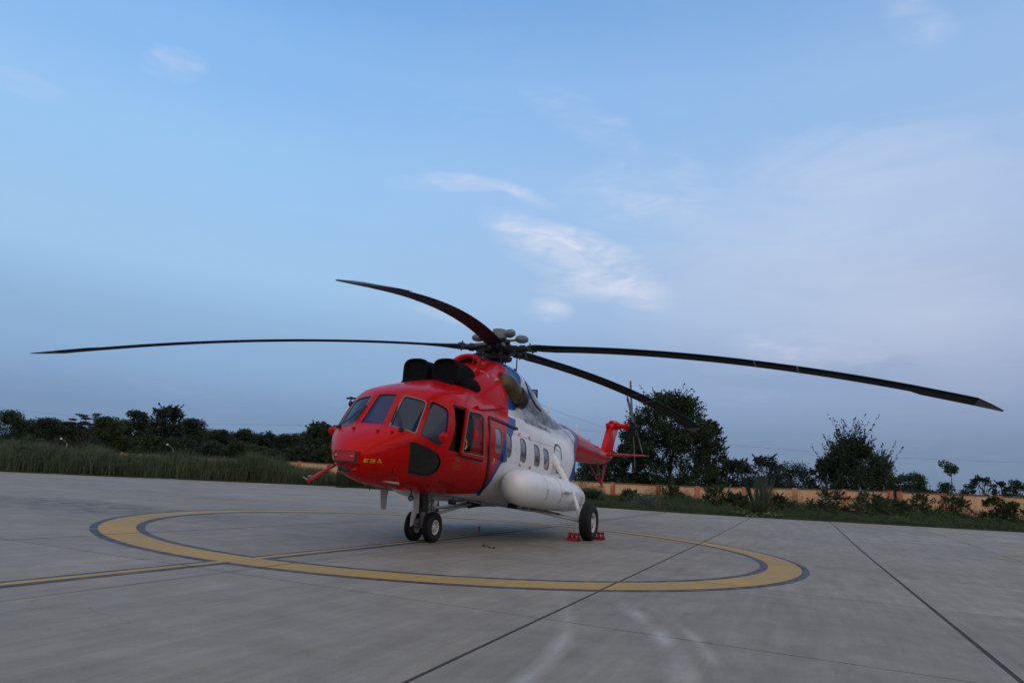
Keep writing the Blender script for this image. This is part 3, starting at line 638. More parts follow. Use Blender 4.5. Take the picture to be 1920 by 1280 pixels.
seam([(835, 850), (834, 880), (842, 905), (862, 925)], .006, M_SEAMR, h=.003)
for q in ([(918, 800), (945, 806), (975, 817), (1010, 829), (1040, 838)], [(905, 908), (925, 900)], [(1054, 850), (1058, 870)]): seam(q, .008, M_GREYD, h=.003)
for px_ in (966.5, 993, 1014.5, 1033, 1056): seam([(px_, 806 + (px_ - 966) * .36), (px_, 842 + (px_ - 966) * .36), (px_ - .5, 868 + (px_ - 966) * .3)], .022, M_GREYD, h=.003, name='skin_joint')
seam([(712, 838), (745, 832), (768, 822)], .010, M_SEAMR, h=.003); seam([(684, 806), (722, 811), (752, 816), (784, 826)], .007, M_SEAMR, h=.003); seam([(835, 754), (832, 735), (812, 722)], .010, M_SEAMR, h=.003); seam([(847, 760), (870, 745), (880, 733)], .008, M_SEAMR, h=.003)
# pilot window rails
seam([(858, 851), (880, 857.5), (897, 862), (904, 864)], .05, M_SEALD, h=.02, name='window_rail', both=False)
seam([(850, 760.5), (872, 766), (896, 773), (903, 779)], .03, M_SEALD, h=.03, name='window_rail', both=False)
seam([(892, 765.5), (905, 765.8), (925, 765.5), (948, 766)], .085, M_RED, h=.07, name='cable_duct')
seam([(948, 766), (958, 766), (967, 766.5)], .05, M_INK, h=.05, name='cable_duct')
seam([(945, 816), (945, 830), (947.5, 850)], .01, M_SEALD, h=.002)
# rescue markings: red corner marks round the escape window
for (px, py, sx, sy) in [(972.5, 812.5, 1, 1), (993.5, 820.5, -1, 1), (973, 872, 1, -1), (994, 878, -1, -1)]:
    p0 = rc(px, py)[0]; seam([(px, py), (px, py + 5 * sy)], .025, M_REDM, name='corner_mark', both=False); seam([(px, py), (px + 3.2 * sx, py + .8 * sx)], .025, M_REDM, name='corner_mark', both=False)
# blue bracket and door handle
p0 = rc(943.5, 858)[0]; b = bmesh.new(); add_box(b, p0 + YD * .02, (.2, .05, .16)); bobj('bracket', b, mat('blue_bracket_paint', (.01, .06, .22), .4), heli)
p0 = rc(923, 864)[0]; b = bmesh.new(); add_tube(b, [p0 + Vector((0, .03, -.06)), p0 + Vector((0, .04, 0)), p0 + Vector((0, .03, .06))], .013, 6); bobj('door_handle', b, M_GREY, heli)
# lettering on the side
def letters(name, text, px, size, material, adv=1.0, dup_side=True, surf=None, shear=0, xs=1.0):
    p0 = rc(*px)[0]; cu = bpy.data.curves.new('txt', 'FONT'); cu.body = text; cu.size = size; cu.space_character = adv; cu.offset = size * .012; ob = bpy.data.objects.new('txt', cu); COL.objects.link(ob)
    dg = bpy.context.evaluated_depsgraph_get(); me = bpy.data.meshes.new_from_object(ob.evaluated_get(dg)); bpy.data.objects.remove(ob)
    bmt = bmesh.new(); bmt.from_mesh(me); bmesh.ops.subdivide_edges(bmt, edges=[e for e in bmt.edges if e.calc_length() > .06], cuts=2)
    for v in bmt.verts:
        x = p0.x - v.co.x * xs; z = p0.z + v.co.y - KS * v.co.x * .0 + shear * v.co.x
        h = bvh.ray_cast(Vector((x, 3, z)), Vector((0, -1, 0)))
        if h[0] is None: h = bvh.find_nearest(Vector((x, 1, z)))
        v.co = h[0] + h[1] * .010
    bmesh.ops.recalc_face_normals(bmt, faces=bmt.faces); return bobj(name, bmt, material, heli)
letters('name_lettering', 'SKYONE AIRWAYS', (985, 792), .215, M_INK, 1.05, shear=-.050, xs=1.1)
# inspection stencils under the pilot's window
b = bmesh.new(); st = rc(854, 868)[0]
M_STEN = mat('ochre_stencil', (.42, .10, .05), .5)
for k, (zz, ww) in enumerate([(.20, .10), (.17, .12), (.14, .10), (.11, .12)]):
    pass
seam([(854, 857), (861, 858)], .02, M_STEN, h=.003, name='stencil', both=False); seam([(853, 860), (862, 861.2)], .02, M_STEN, h=.003, name='stencil', both=False); seam([(854, 863), (861, 864)], .02, M_STEN, h=.003, name='stencil', both=False)
seam([(848, 867), (862, 869.5), (866, 873), (864, 879), (858, 879.5), (848, 877.5)], .010, M_STEN, True, h=.003, name='stencil', both=False); seam([(850, 873), (862, 875)], .02, M_STEN, h=.003, name='stencil', both=False)
# cockpit and cabin inside
b = bmesh.new(); add_box(b, (1.0, 0, 1.22), (6.0, 1.5, .05)); add_box(b, (3.0, 0, 2.12), (.05, 1.7, 1.5)); bobj('cabin_floor', b, M_INT, heli)
for s in (-1, 1):
    b = bmesh.new(); add_box(b, (3.75, .52 * s, 1.60), (.48, .46, .14)); add_box(b, (3.50, .52 * s, 2.02), (.12, .44, .72), Matrix.Rotation(-.12, 3, 'Y')); add_box(b, (3.45, .52 * s, 2.45), (.09, .24, .18)); bmesh.ops.bevel(b, geom=b.edges[:], offset=.03, segments=2); bobj('pilot_seat', b, M_GREYD, heli)
b = bmesh.new(); add_box(b, (4.78, 0, 1.85), (.22, 1.9, .42), Matrix.Rotation(.3, 3, 'Y')); add_box(b, (4.3, 0, 1.6), (.7, .3, .35)); bobj('instrument_panel', b, M_INT, heli)
for s in (-1,):
    b = bmesh.new(); pts = [Vector((4.72, s * .85, 2.28)), Vector((4.78, s * .60, 2.30)), Vector((4.66, s * .50, 2.58)), Vector((4.60, s * .88, 2.58))]; vv = [b.verts.new(p) for p in pts]; f = b.faces.new(vv); ex_ = bmesh.ops.extrude_face_region(b, geom=[f]); [setattr(v, 'co', v.co + Vector((-.015, 0, 0))) for v in ex_['geom'] if isinstance(v, bmesh.types.BMVert)]; bobj('sun_visor', b, M_INT, heli)
# boom ----------------------------------------------------------
BT = [(-5.7, .53, 2.02, 3.085), (-6.2, .49, 2.06, 3.05), (-7.5, .43, 2.075, 2.90), (-9.0, .365, 2.09, 2.75), (-10.2, .30, 2.12, 2.66), (-10.8, .26, 2.15, 2.63), (-11.4, .20, 2.24, 2.61), (-11.9, .13, 2.36, 2.58), (-12.15, .04, 2.44, 2.52)]
def ell(x, W, zb, zt, n=40): return [Vector((x, W * math.sin(2 * PI * k / n), (zb + zt) / 2 - (zt - zb) / 2 * math.cos(2 * PI * k / n))) for k in range(n)]
xs_ = np.linspace(-5.7, -12.15, 40); rg = []
for x in xs_: rg.append(ell(x, *[float(np.interp(-x, [-q[0] for q in BT], [q[i] for q in BT])) for i in (1, 2, 3)]))
bmb = loft(rg, True, True, True); clean(bmb)
bvb = BVHTree.FromBMesh(bmb)
def m_boom():
    m = bpy.data.materials.new('boom_livery'); m.use_nodes = True; t = m.node_tree; b = t.nodes['Principled BSDF']; g = node(t, 'ShaderNodeNewGeometry')
    s = node(t, 'ShaderNodeSeparateXYZ'); t.links.new(g.outputs['Position'], s.inputs[0]); X, Y, Z = s.outputs
    ns = node(t, 'ShaderNodeTexNoise'); ns.inputs['Scale'].default_value = 3; ns.inputs['Detail'].default_value = 7; t.links.new(g.outputs['Position'], ns.inputs['Vector'])
    red = ramp(t, ns.outputs['Fac'], [(.3, (.46, .004, .004, 1)), (.7, (.56, .006, .005, 1))]); c = red
    ax = mth(t, 'MULTIPLY_ADD', X, .030, 2.745); hh = mth(t, 'MULTIPLY_ADD', X, .030, .36)
    q = mth(t, 'DIVIDE', mth(t, 'SUBTRACT', Z, ax), hh)        # -1 bottom .. 1 top, roughly
    band_ = mth(t, 'MULTIPLY', mth(t, 'GREATER_THAN', q, .02), mth(t, 'LESS_THAN', q, .62)); n2 = ramp(t, ns.outputs['Fac'], [(.35, .55), (.6, .95)])
    c = mixc(t, mth(t, 'MULTIPLY', mth(t, 'MULTIPLY', band_, mth(t, 'LESS_THAN', X, -5.2)), n2), c, (.16, .15, .14, 1))
    for (x0, x1, col) in [(-5.78, -5.2, (.01, .085, .30, 1))]:
        c = mixc(t, mth(t, 'MULTIPLY', mth(t, 'GREATER_THAN', X, x0), mth(t, 'LESS_THAN', X, x1)), c, col)
    st = node(t, 'ShaderNodeTexNoise'); st.inputs['Scale'].default_value = 6; st.inputs['Detail'].default_value = 8; mp_ = node(t, 'ShaderNodeMapping'); mp_.inputs['Scale'].default_value = (.25, 1, 1); t.links.new(g.outputs['Position'], mp_.inputs[0]); t.links.new(mp_.outputs[0], st.inputs['Vector'])
    c = mixc(t, ramp(t, st.outputs['Fac'], [(.45, 0.0), (.75, .45)]), c, (.10, .085, .075, 1))
    t.links.new(c, b.inputs['Base Color']); b.inputs['Roughness'].default_value = .4; b.inputs['Coat Weight'].default_value = .12; b.inputs['Specular IOR Level'].default_value = .15; return m
M_BOOM = m_boom()
boom = bobj('tail_boom', bmb, M_BOOM, heli, True)
# dorsal shaft tunnel on the boom and on the rear fuselage
b = bmesh.new(); add_tube(b, [(-2.6, 0, 3.05), (-4, 0, 3.02), (-5.6, 0, 3.02), (-7.5, 0, 2.86), (-9, 0, 2.73), (-10.6, 0, 2.62)], [.2, .17, .15, .12, .11, .09], 12); bobj('shaft_cover', b, M_BOOM, heli, True)
def boomtext(text, x0, size):
    cu = bpy.data.curves.new('txt', 'FONT'); cu.body = text; cu.size = size; cu.space_character = 1.15; cu.offset = .006; ob = bpy.data.objects.new('txt', cu); COL.objects.link(ob)
    me = bpy.data.meshes.new_from_object(ob.evaluated_get(bpy.context.evaluated_depsgraph_get())); bpy.data.objects.remove(ob); bmt = bmesh.new(); bmt.from_mesh(me)
    for v in bmt.verts:
        x = x0 - v.co.x; z = 2.42 + v.co.y * .75
        h = bvb.ray_cast(Vector((x, 3, z)), Vector((0, -1, 0)))
        if h[0]: v.co = h[0] + h[1] * .004
    return bobj('registration_lettering', bmt, M_INK, boom)
boomtext('VT-SKO', -7.6, .40)
for (x, z0, z1, r_) in [(-4.12, 3.05, 3.66, .035), (-7.2, 2.90, 3.34, .018), (-8.8, 2.75, 2.98, .012)]:
    b = bmesh.new(); add_tube(b, [(x, 0, z0), (x, 0, z1 - .1), (x - .03, 0, z1)], [r_ * 1.3, r_, r_ * .8], 8); bobj('whip_antenna', b, M_WHITE if x > -8 else M_DARK, heli)
b = bmesh.new(); add_box(b, (-9.9, 0, 2.73), (.35, .06, .12)); bobj('beacon_fairing', b, M_REDM, heli)
# fin, tail gearbox, stabiliser
b = bmesh.new(); prof = [(-10.55, 2.50), (-11.60, 3.66), (-11.85, 3.82), (-12.55, 3.86), (-12.95, 3.68), (-12.25, 2.95), (-12.0, 2.45)]
ins = []; M_ = [(0, 0), (.5, .10), (1, .10)]
cen = Vector((-11.75, 0, 3.1))
def finring(s, k): return [Vector((cen.x + (x - cen.x) * k, s, cen.z + (z - cen.z) * (1 - (1 - k) * .3))) for x, z in prof]
fb = loft([finring(-.10, .80), finring(-.085, .93), finring(0, 1.0), finring(.085, .93), finring(.10, .80)], True, True, True); clean(fb); fin = bobj('tail_fin', fb, M_RED, heli, True, 50)
b = bmesh.new(); add_box(b, (-12.05, .105, 3.15), (.012, .01, 1.0), Matrix.Rotation(.70, 3, 'Y')); bobj('fin_trim', b, M_GREYD, fin)
b = bmesh.new(); lathe(b, [(-.16, 0), (-.16, .14), (0, .17), (.10, .16), (.2, .11), (.42, .10), (.44, .16), (.52, .16), (.54, .09), (.62, .08), (.64, 0)], (-12.62, .02, 3.79), (0, 1, 0), 24)
add_tube(b, [(-11.55, 0, 3.66), (-11.42, 0, 3.74)], [.10, .09], 10); add_box(b, (-11.55, 0, 3.72), (.30, .10, .10)); add_tube(b, [(-12.0, 0, 3.84), (-12.5, 0, 3.88), (-12.75, .15, 3.82)], [.12, .15, .12], 12); bobj('tail_gearbox', clean(b), M_RED, heli, True, 40)
for s in (1, -1):
    rs = []
    for (y, xl, ch, th) in [(.10, -10.35, .95, .10), (.8, -10.62, .82, .085), (1.55, -10.90, .68, .06), (1.68, -10.98, .56, .02)]:
        z = 2.50 + .06 * (y / 1.6); rs.append([Vector((xl - ch * f, s * y, z + th * g)) for f, g in [(0, 0), (.04, .3), (.2, .5), (.5, .42), (1, .04), (1, -.04), (.5, -.42), (.2, -.5), (.04, -.3)]])
    sb = loft(rs, True, True, True); clean(sb); bobj('stabilizer', sb, M_RED, heli, True, 40)
# tail skid
b = bmesh.new(); add_tube(b, [(-11.15, 0, 2.22), (-10.9, 0, 1.32)], .03, 8); add_tube(b, [(-9.5, .16, 2.12), (-10.8, 0, 1.34)], .022, 8); add_tube(b, [(-9.5, -.16, 2.12), (-10.8, 0, 1.34)], .022, 8); add_tube(b, [(-11.18, 0, 2.2), (-11.05, 0, 1.75)], .045, 8); bobj('tail_skid', b, M_REDM, heli)
b = bmesh.new(); lathe(b, [(0, 0), (0, .09), (.03, .11), (.05, 0)], (-10.85, 0, 1.28), (.1, 0, 1), 16); bobj('skid_pad', b, M_REDM, heli)
# tail rotor
trh = empty('tail_rotor', (-12.65, .74, 3.79), heli)
b = bmesh.new(); lathe(b, [(-.12, 0), (-.12, .07), (.02, .13), (.08, .13), (.18, .09), (.28, .05), (.3, 0)], (0, 0, 0), (0, 1, 0), 16)
for a in (22, 58, 202, 238):
    c_, s_ = math.cos(math.radians(a)), math.sin(math.radians(a)); add_box(b, (.22 * s_, .05, .22 * c_), (.10, .14, .34), Matrix.Rotation(math.radians(a), 3, 'Y'))
    add_tube(b, [(.3 * s_, .2, .3 * c_), (.06 * s_, .24, .06 * c_)], .015, 6)
bobj('hub', clean(b), M_DARK, trh)
def tblade(a, y0):
    rs = []; ca, sa = math.cos(a), math.sin(a)
    for (r_, ch, tw) in [(.35, .10, .4), (.5, .16, .34), (.7, .19, .28), (1.3, .19, .2), (1.88, .18, .15), (1.95, .14, .15)]:
        out = []
        for f, g in [(-.28, 0), (-.2, .5), (.1, .42), (.7, .02), (.1, -.42), (-.2, -.5)]:
            cx_, ty = ch * f, .035 * g; tw = -abs(tw); yy = cx_ * math.sin(tw) + ty * math.cos(tw); cc = cx_ * math.cos(tw) - ty * math.sin(tw)
            out.append(Vector((r_ * sa + cc * ca, y0 + yy, r_ * ca - cc * sa)))
        rs.append(out)
    return clean(loft(rs, True, True, True))
def m_tb():
    m = bpy.data.materials.new('tail_blade_paint'); m.use_nodes = True; t = m.node_tree; b = t.nodes['Principled BSDF']; tcx = node(t, 'ShaderNodeTexCoord')
    ln = node(t, 'ShaderNodeVectorMath', operation='LENGTH'); t.links.new(tcx.outputs['Object'], ln.inputs[0]); L_ = ln.outputs['Value']
    c = mixc(t, mth(t, 'GREATER_THAN', L_, 1.72), (.15, .165, .18, 1), (.16, .012, .02, 1)); t.links.new(c, b.inputs['Base Color']); b.inputs['Roughness'].default_value = .4; return m
M_TB = m_tb()
for a, y0 in ((22, .02), (202, .02), (58, .12), (238, .12)): bobj('tail_rotor_blade', tblade(math.radians(a), y0), M_TB, trh, True, 40)
bvc = BVHTree.FromBMesh(cb); cowl = bobj('engine_cowling', cb, M_LIV, heli, True, 50)
def rcc(px, py):
    h = bvc.ray_cast(CAM, ray(px, py).normalized()); return h[0], h[1]
def cseam(pxs, wd, m, h=.004, name='panel_gap', par=None):
    S = [rcc(*q) for q in pxs]; S = [q for q in S if q[0] is not None]
    if len(S) < 2: return
    P = []
    for (a, na), (c, nc) in zip(S, S[1:]):
        for k in range(4): P.append(a.lerp(c, k / 4))
    P.append(S[-1][0]); rings = []
    for i, p in enumerate(P):
        q, n, _, _ = bvc.find_nearest(p); t = (P[min(i + 1, len(P) - 1)] - P[max(i - 1, 0)]).normalized(); s = n.cross(t).normalized(); rings.append([q + s * wd / 2 - n * .003, q + s * wd / 2 + n * h, q - s * wd / 2 + n * h, q - s * wd / 2 - n * .003])
    b = clean(loft(rings, True, True, True)); bobj(name, b, m, par or cowl)
cseam([(905, 683), (918, 700), (931, 714), (940, 740), (948, 760)], .012, M_REDM); cseam([(905, 690), (930, 690), (948, 692)], .010, M_REDM); cseam([(935, 695), (942, 715), (950, 735)], .010, M_REDM)
cseam([(976, 703), (984, 716), (990, 732), (997, 748), (1006, 762), (1014, 770)], .05, M_SEALD, .02); cseam([(970, 700), (981, 716)], .012, M_GREYD); cseam([(1001, 722), (1007, 736), (1010, 745)], .03, M_SEALD, .015)
for q in [((899, 695), (905, 696), (916, 704), (916, 709)), ((921, 701), (926, 703), (935, 712), (928, 714))]:   # pale gill openings
    P = [rcc(*k) for k in q]; b = bmesh.new(); b.faces.new([b.verts.new(p + n * .008) for p, n in P]); e_ = bmesh.ops.extrude_face_region(b, geom=b.faces[:]); [setattr(v, 'co', v.co + P[0][1] * -.012) for v in e_['geom'] if isinstance(v, bmesh.types.BMVert)]; bobj('vent_grille', clean(b), mat('pale_vent_metal', (.33, .30, .26), .5, bump=(80, .8, .01)), cowl)
# fan air scoop on top
rs = []
for k in range(17):
    th = PI * k / 16; cy, cz = .36 * math.cos(th), .27 * math.sin(th); rs.append([Vector((1.78 - .10 * math.sin(th) + .055 * math.cos(q), cy * (1 + .12 * math.sin(q)), 3.80 + cz + .055 * math.sin(q) * 1.0)) for q in [2 * PI * j / 10 for j in range(10)]])
bobj('scoop_lip', clean(loft(rs, True, True, True)), M_RED, cowl, True)
rs = []
for (x, k) in [(1.72, 1.0), (1.3, 1.05), (.9, 1.0), (.5, .8)]: rs.append([Vector((x, .38 * k * math.cos(PI * j / 16), 3.75 + .33 * k * math.sin(PI * j / 16) + (1.72 - x) * .08)) for j in range(17)])
bobj('scoop_hood', clean(loft(rs, False)), M_RED, cowl, True)
b = bmesh.new(); add_box(b, (1.55, 0, 3.90), (.02, .62, .30)); bobj('scoop_mouth', b, M_INT, cowl)
b = bmesh.new(); add_tube(b, [(1.80, .20, 3.86), (1.86, .23, 4.0)], .02, 6); add_tube(b, [(1.84, .33, 3.80), (1.80, .35, 3.98)], .025, 6); bobj('scoop_strut', b, M_REDM, cowl)
# jet pipe
rs = []
for (x, y, z, ry, rz) in [(1.62, .74, 3.50, .17, .22), (1.48, .84, 3.46, .18, .25), (1.32, .92, 3.40, .18, .26), (1.18, .99, 3.32, .17, .24), (1.04, 1.05, 3.24, .155, .21)]:
    d_ = Vector((-.9, .38, -.25)).normalized(); s_, v_ = frame_of(d_); rs.append([Vector((x, y, z)) + s_ * ry * math.cos(2 * PI * j / 24) + v_ * rz * math.sin(2 * PI * j / 24) for j in range(24)])
pipe = bobj('jet_pipe', clean(loft(rs, True, True, False)), M_BRASS, heli, True); sm = pipe.modifiers.new('wall', 'SOLIDIFY'); sm.thickness = .02; sm.offset = -1
rs2 = [[p + Vector((-.16, .03, -.05)) * 0 + (p - Vector((1.04, 1.05, 3.24))) * .10 + Vector((-.02, 0, 0)) for p in rs[-1]], [p + (p - Vector((1.04, 1.05, 3.24))) * .02 + Vector((-.24, .05, -.09)) for p in rs[-1]]]
nz_ = bobj('exhaust_nozzle', clean(loft(rs2, True, False, False)), M_DARK, pipe, True); sm = nz_.modifiers.new('wall', 'SOLIDIFY'); sm.thickness = .02
b = bmesh.new(); lathe(b, [(0, 0), (0, .17), (.01, 0)], (1.12, 1.01, 3.27), (-.9, .38, -.25), 20); bobj('pipe_dark_depth', b, M_INT, pipe)  # near-black disc set inside the pipe, its dark depth put into the colour
# starboard pipe
pm = pipe.data.copy(); [setattr(v, 'co', Vector((v.co.x, -v.co.y, v.co.z))) for v in pm.vertices]; pm.flip_normals(); p2 = bpy.data.objects.new('jet_pipe', pm); COL.objects.link(p2); p2.parent = heli
# formation lamp behind the fairing
b = bmesh.new(); add_box(b, (-2.85, 0, 3.80), (.10, .16, .26), Matrix.Rotation(.1, 3, 'Y')); bmesh.ops.bevel(b, geom=b.edges[:], offset=.015); lm = bobj('top_lamp', b, M_DARK, heli); b = bmesh.new(); add_box(b, (-2.79, .02, 3.80), (.02, .11, .18)); bobj('lamp_lens', b, M_SEAL, lm)
b = bmesh.new(); add_tube(b, [(-2.9, 0, 3.45), (-2.87, 0, 3.7)], .03, 6); bobj('lamp_post', b, M_WHITE, lm)
# intake covers (quilted black sleeves over the dust separators)
def cover(cy):
    def D(x, w, h, zb, r=0): 
        out = []
        for j in range(21):
            th = PI * j / 20; out.append(Vector((x, cy + w * math.cos(th) * (1 if True else 1), zb + (h - w * .95) + w * .95 * math.sin(th)))) if 0 < j < 20 else out.append(Vector((x, cy + w * math.cos(th), zb)))
        out2 = [Vector((x, cy + w, zb)), Vector((x, cy + w, zb + (h - w * .95) * .5))] + [Vector((x, cy + w * math.copysign(abs(math.cos(PI * j / 18)) ** .72, math.cos(PI * j / 18)), zb + (h - w * .80) + w * .80 * abs(math.sin(PI * j / 18)) ** .72)) for j in range(19)] + [Vector((x, cy - w, zb + (h - w * .95) * .5)), Vector((x, cy - w, zb))]
        return out2
    zb = 3.14
    R = [D(3.38, .15, .34, zb + .11), D(3.38, .195, .42, zb + .075), D(3.44, .225, .475, zb + .04), D(3.46, .265, .54, zb + .0), D(3.42, .295, .585, zb - .03), D(3.35, .30, .595, zb - .035), D(3.29, .28, .575, zb - .04), D(3.1, .285, .585, zb - .04), D(2.85, .30, .60, zb - .05), D(2.65, .33, .57, zb - .06), D(2.5, .31, .48, zb - .06)]
    return clean(loft(R, True, True, True))
for cy in (.345, -.345):
    ob = bobj('intake_cover', cover(cy), M_BLACK, heli, True, 60); sm = ob.modifiers.new('soft', 'SUBSURF'); sm.levels = 1; sm.render_levels = 2
for s in (1, -1):
    rs = []
    for (x, w_, z0, z1) in [(3.28, .08, 3.06, 3.24), (3.1, .13, 3.03, 3.32), (2.9, .19, 3.02, 3.38), (2.75, .21, 3.0, 3.36), (2.62, .19, 3.02, 3.28), (2.55, .12, 3.05, 3.2)]: rs.append([Vector((x, s * (.66 + w_ * .9 * math.cos(2 * PI * j / 14)), (z0 + z1) / 2 + (z1 - z0) / 2 * math.sin(2 * PI * j / 14))) for j in range(14)])
    bobj('cover_skirt', clean(loft(rs, True, True, True)), M_BLACK, heli, True)
b = bmesh.new(); add_box(b, (3.1, 0, 3.12), (.9, 1.2, .16)); bmesh.ops.bevel(b, geom=b.edges[:], offset=.04, segments=2); bobj('cover_base', b, M_BLACK, heli)
# rotor head ---------------------------------------------------------
mast = empty('main_rotor', (0, 0, 4.548), heli)
head = empty('rotor_head', (0, 0, 0), mast)
b = bmesh.new(); lathe(b, [(-.45, 0), (-.45, .16), (-.30, .17), (-.28, .36), (-.20, .38), (-.16, .20), (0, .19), (.12, .22), (.16, .30), (.24, .30), (.26, .20), (.27, 0)], (0, 0, 0), (0, 0, 1), 28); hubo = bobj('hub_body', clean(b), M_HUB, head, True, 35)
b = bmesh.new(); lathe(b, [(.27, 0), (.27, .205), (.30, .205), (.31, .175), (.50, .172), (.52, .16), (.53, 0)], (0, 0, 0), (0, 0, 1), 32); bobj('hub_cap', clean(b), M_GREEN, head, True, 35)
b = bmesh.new(); lathe(b, [(-.62, .12), (-.58, .30), (-.52, .34), (-.48, .34), (-.46, .15)], (0, 0, 0), (0, 0, 1), 24)
for k in range(5):
    a = .2536 + 2 * PI * k / 5 + .35; add_tube(b, [(.3 * math.cos(a), .3 * math.sin(a), -.52), (.50 * math.cos(a), .50 * math.sin(a), -.50)], .035, 8)
    add_tube(b, [(.50 * math.cos(a), .50 * math.sin(a), -.52), (.50 * math.cos(a), .50 * math.sin(a), -.05)], .016, 6)
bobj('swashplate', clean(b), M_HUB, head)
DR = [1.1996, 1.277, 1.1885, 1.1, 1.129]; TILT = .0123
def bl_z(r_, k, a): q = max(0, (r_ - .9) / 9.75); return -DR[k] * (.12 * q + .88 * q ** 2.0) - TILT * r_ * math.cos(a)
for k in range(5):
    a = .2536 + 2 * PI * k / 5; er = Vector((math.cos(a), math.sin(a), 0)); eb = Vector((math.sin(a), -math.cos(a), 0)); up = Vector((0, 0, 1))
    bo = empty('main_rotor_blade', (0, 0, 0), mast)
    b = bmesh.new(); add_tube(b, [er * .18, er * .34], .13, 10); add_box(b, er * .42, (.26, .20, .16), Matrix.Rotation(a, 3, 'Z')); add_tube(b, [er * .45, er * .92 + up * bl_z(.92, k, a)], [.085, .075], 12); add_tube(b, [er * .62, er * .74], .105, 12); add_box(b, er * .95, (.16, .26, .13), Matrix.Rotation(a, 3, 'Z'))
    for s in (-1, 1): add_tube(b, [er * .93 + eb * s * .10 - up * .10, er * .93 + eb * s * .10 + up * .12], .02, 6)
    bobj('blade_cuff', clean(b), M_HUB, bo)
    b = bmesh.new(); c0 = er * .30 + eb * -.14 + up * .10; c1 = er * .62 + eb * -.24 + up * .02; add_tube(b, [c0, c1], .045, 8); bobj('drag_damper', b, M_GREEN, bo)
    am = a + PI / 5; e2 = Vector((math.cos(am), math.sin(am), 0)); b = bmesh.new(); pr_ = [(.42, 0), (.44, .07), (.50, .115), (.58, .13), (.68, .115), (.75, .075), (.78, 0)]; lathe(b, pr_, (0, 0, .33), tuple(e2), 16)
    for v in b.verts: v.co.z = .33 + (v.co.z - .33) * .85
    add_tube(b, [e2 * .12 + up * .24, e2 * .50 + up * .30], .035, 6); bobj('pendulum_absorber', clean(b), M_GREEN, head, True)
    # blade proper
    rs = []; lst = [(.98, .34, .15, 0), (1.12, .46, .14, 0), (1.45, .52, .09, 0)] + [(q, .51, .062, 0) for q in np.linspace(1.9, 9.1, 28)] + [(9.12, .51, .062, 0), (9.30, .63, .058, -.036), (9.8, .64, .05, -.04), (10.18, .64, .045, -.04)]
    tipl = [(10.18, .64, .045), (10.42, .40, .035), (10.64, .12, .02)]
    if k == 0: lst = lst[:-2] + [(9.85, .64, .05, -.04)]; tipl = [(9.85, .64, .05), (10.02, .42, .035), (10.17, .12, .02)]
    if k == 4: lst = lst[:-1] + [(10.02, .64, .045, -.04)]; tipl = [(10.02, .64, .045), (10.25, .40, .035), (10.46, .12, .02)]
    tsw = (lambda ch: -.04 + .30 * (.64 - ch)) if k == 0 else (lambda ch: -.04 - .70 * (.64 - ch))
    def brow(r_, ch, th, sw):
        z = bl_z(r_, k, a); pit = math.radians(6.2 - .10 * r_) if r_ > 1.3 else math.radians(5)
        o = []
        for f, g in [(.30, 0), (.27, .35), (.18, .5), (0, .48), (-.3, .26), (-.68, .02), (-.70, 0), (-.68, -.03), (-.3, -.22), (0, -.36), (.18, -.42), (.27, -.3)]:
            c = ch * f + sw + .05; t_ = th * g; cc = c * math.cos(pit) - t_ * math.sin(pit); zz = c * math.sin(pit) + t_ * math.cos(pit); o.append(er * r_ + eb * cc + up * (z + zz))
        return o
    rs = [brow(*q) for q in lst]; bobj('blade_skin', clean(loft(rs, True, True, True)), M_BLADE, bo, True, 45)
    rs = [brow(q[0] + .002, q[1], q[2], tsw(q[1])) for q in tipl]; bobj('blade_tip', clean(loft(rs, True, True, True)), M_BLTIP, bo, True, 45)
    for r_ in (6.2, 7.05):
        rs = [brow(q, .522, .070, 0) for q in (r_, r_ + .035)]; bobj('blade_band', clean(loft(rs, True, True, True)), M_GREYD, bo)
# nose fittings ---------------------------------------------------------
nb = empty('nose_camera_bay', (0, 0, 0), heli)
P = [rc(627.5, 849)[0], rc(678, 853)[0], rc(678, 870)[0], rc(628, 867)[0]]
def prism(P, n, h0, h1):
    b = bmesh.new(); A = [b.verts.new(p + n * h0) for p in P]; B = [b.verts.new(p + n * h1) for p in P]; b.faces.new(A[::-1]); b.faces.new(B)
    for k in range(len(P)): b.faces.new((A[k], A[(k + 1) % len(P)], B[(k + 1) % len(P)], B[k]))
    return clean(b)
xf = 6.05
Pf = [Vector((xf, -.20, 1.63)), Vector((xf, .25, 1.63)), Vector((xf, .25, 1.435)), Vector((xf, -.20, 1.435))]
bobj('bay_body', prism(Pf, Vector((1, 0, 0)), -.25, -.004), M_RED, nb); bobj('bay_frame', prism([p + Vector((0, .004 if p.y > 0 else -.004, .004 if p.z > 1.5 else -.004)) for p in Pf], Vector((1, 0, 0)), -.004, .008), M_SEALD, nb)
Pi = [Vector((xf, -.18, 1.622)), Vector((xf, .21, 1.622)), Vector((xf, .21, 1.465)), Vector((xf, -.18, 1.465))]; bobj('bay_door', prism(Pi, Vector((1, 0, 0)), -.2, .016), M_REDM, nb)
for q, z_ in (((xf + .025, -.155, 1.56), (.02, .03, .03)), ((xf + .025, .17, 1.55), (.02, .06, .015))): b = bmesh.new(); add_box(b, q, z_); bobj('latch', b, M_GREY, nb)
b = bmesh.new(); lathe(b, [(0, 0), (0, .13), (-.05, .15), (-.10, .14), (-.13, 0)], (5.86, -.06, 1.40), (0, 0, 1), 24); bobj('sensor_ball', clean(b), M_DARK, nb, True, 40)
b = bmesh.new(); add_box(b, (5.84, .10, 1.37), (.2, .14, .11)); bobj('sensor_housing', b, M_REDM, nb)
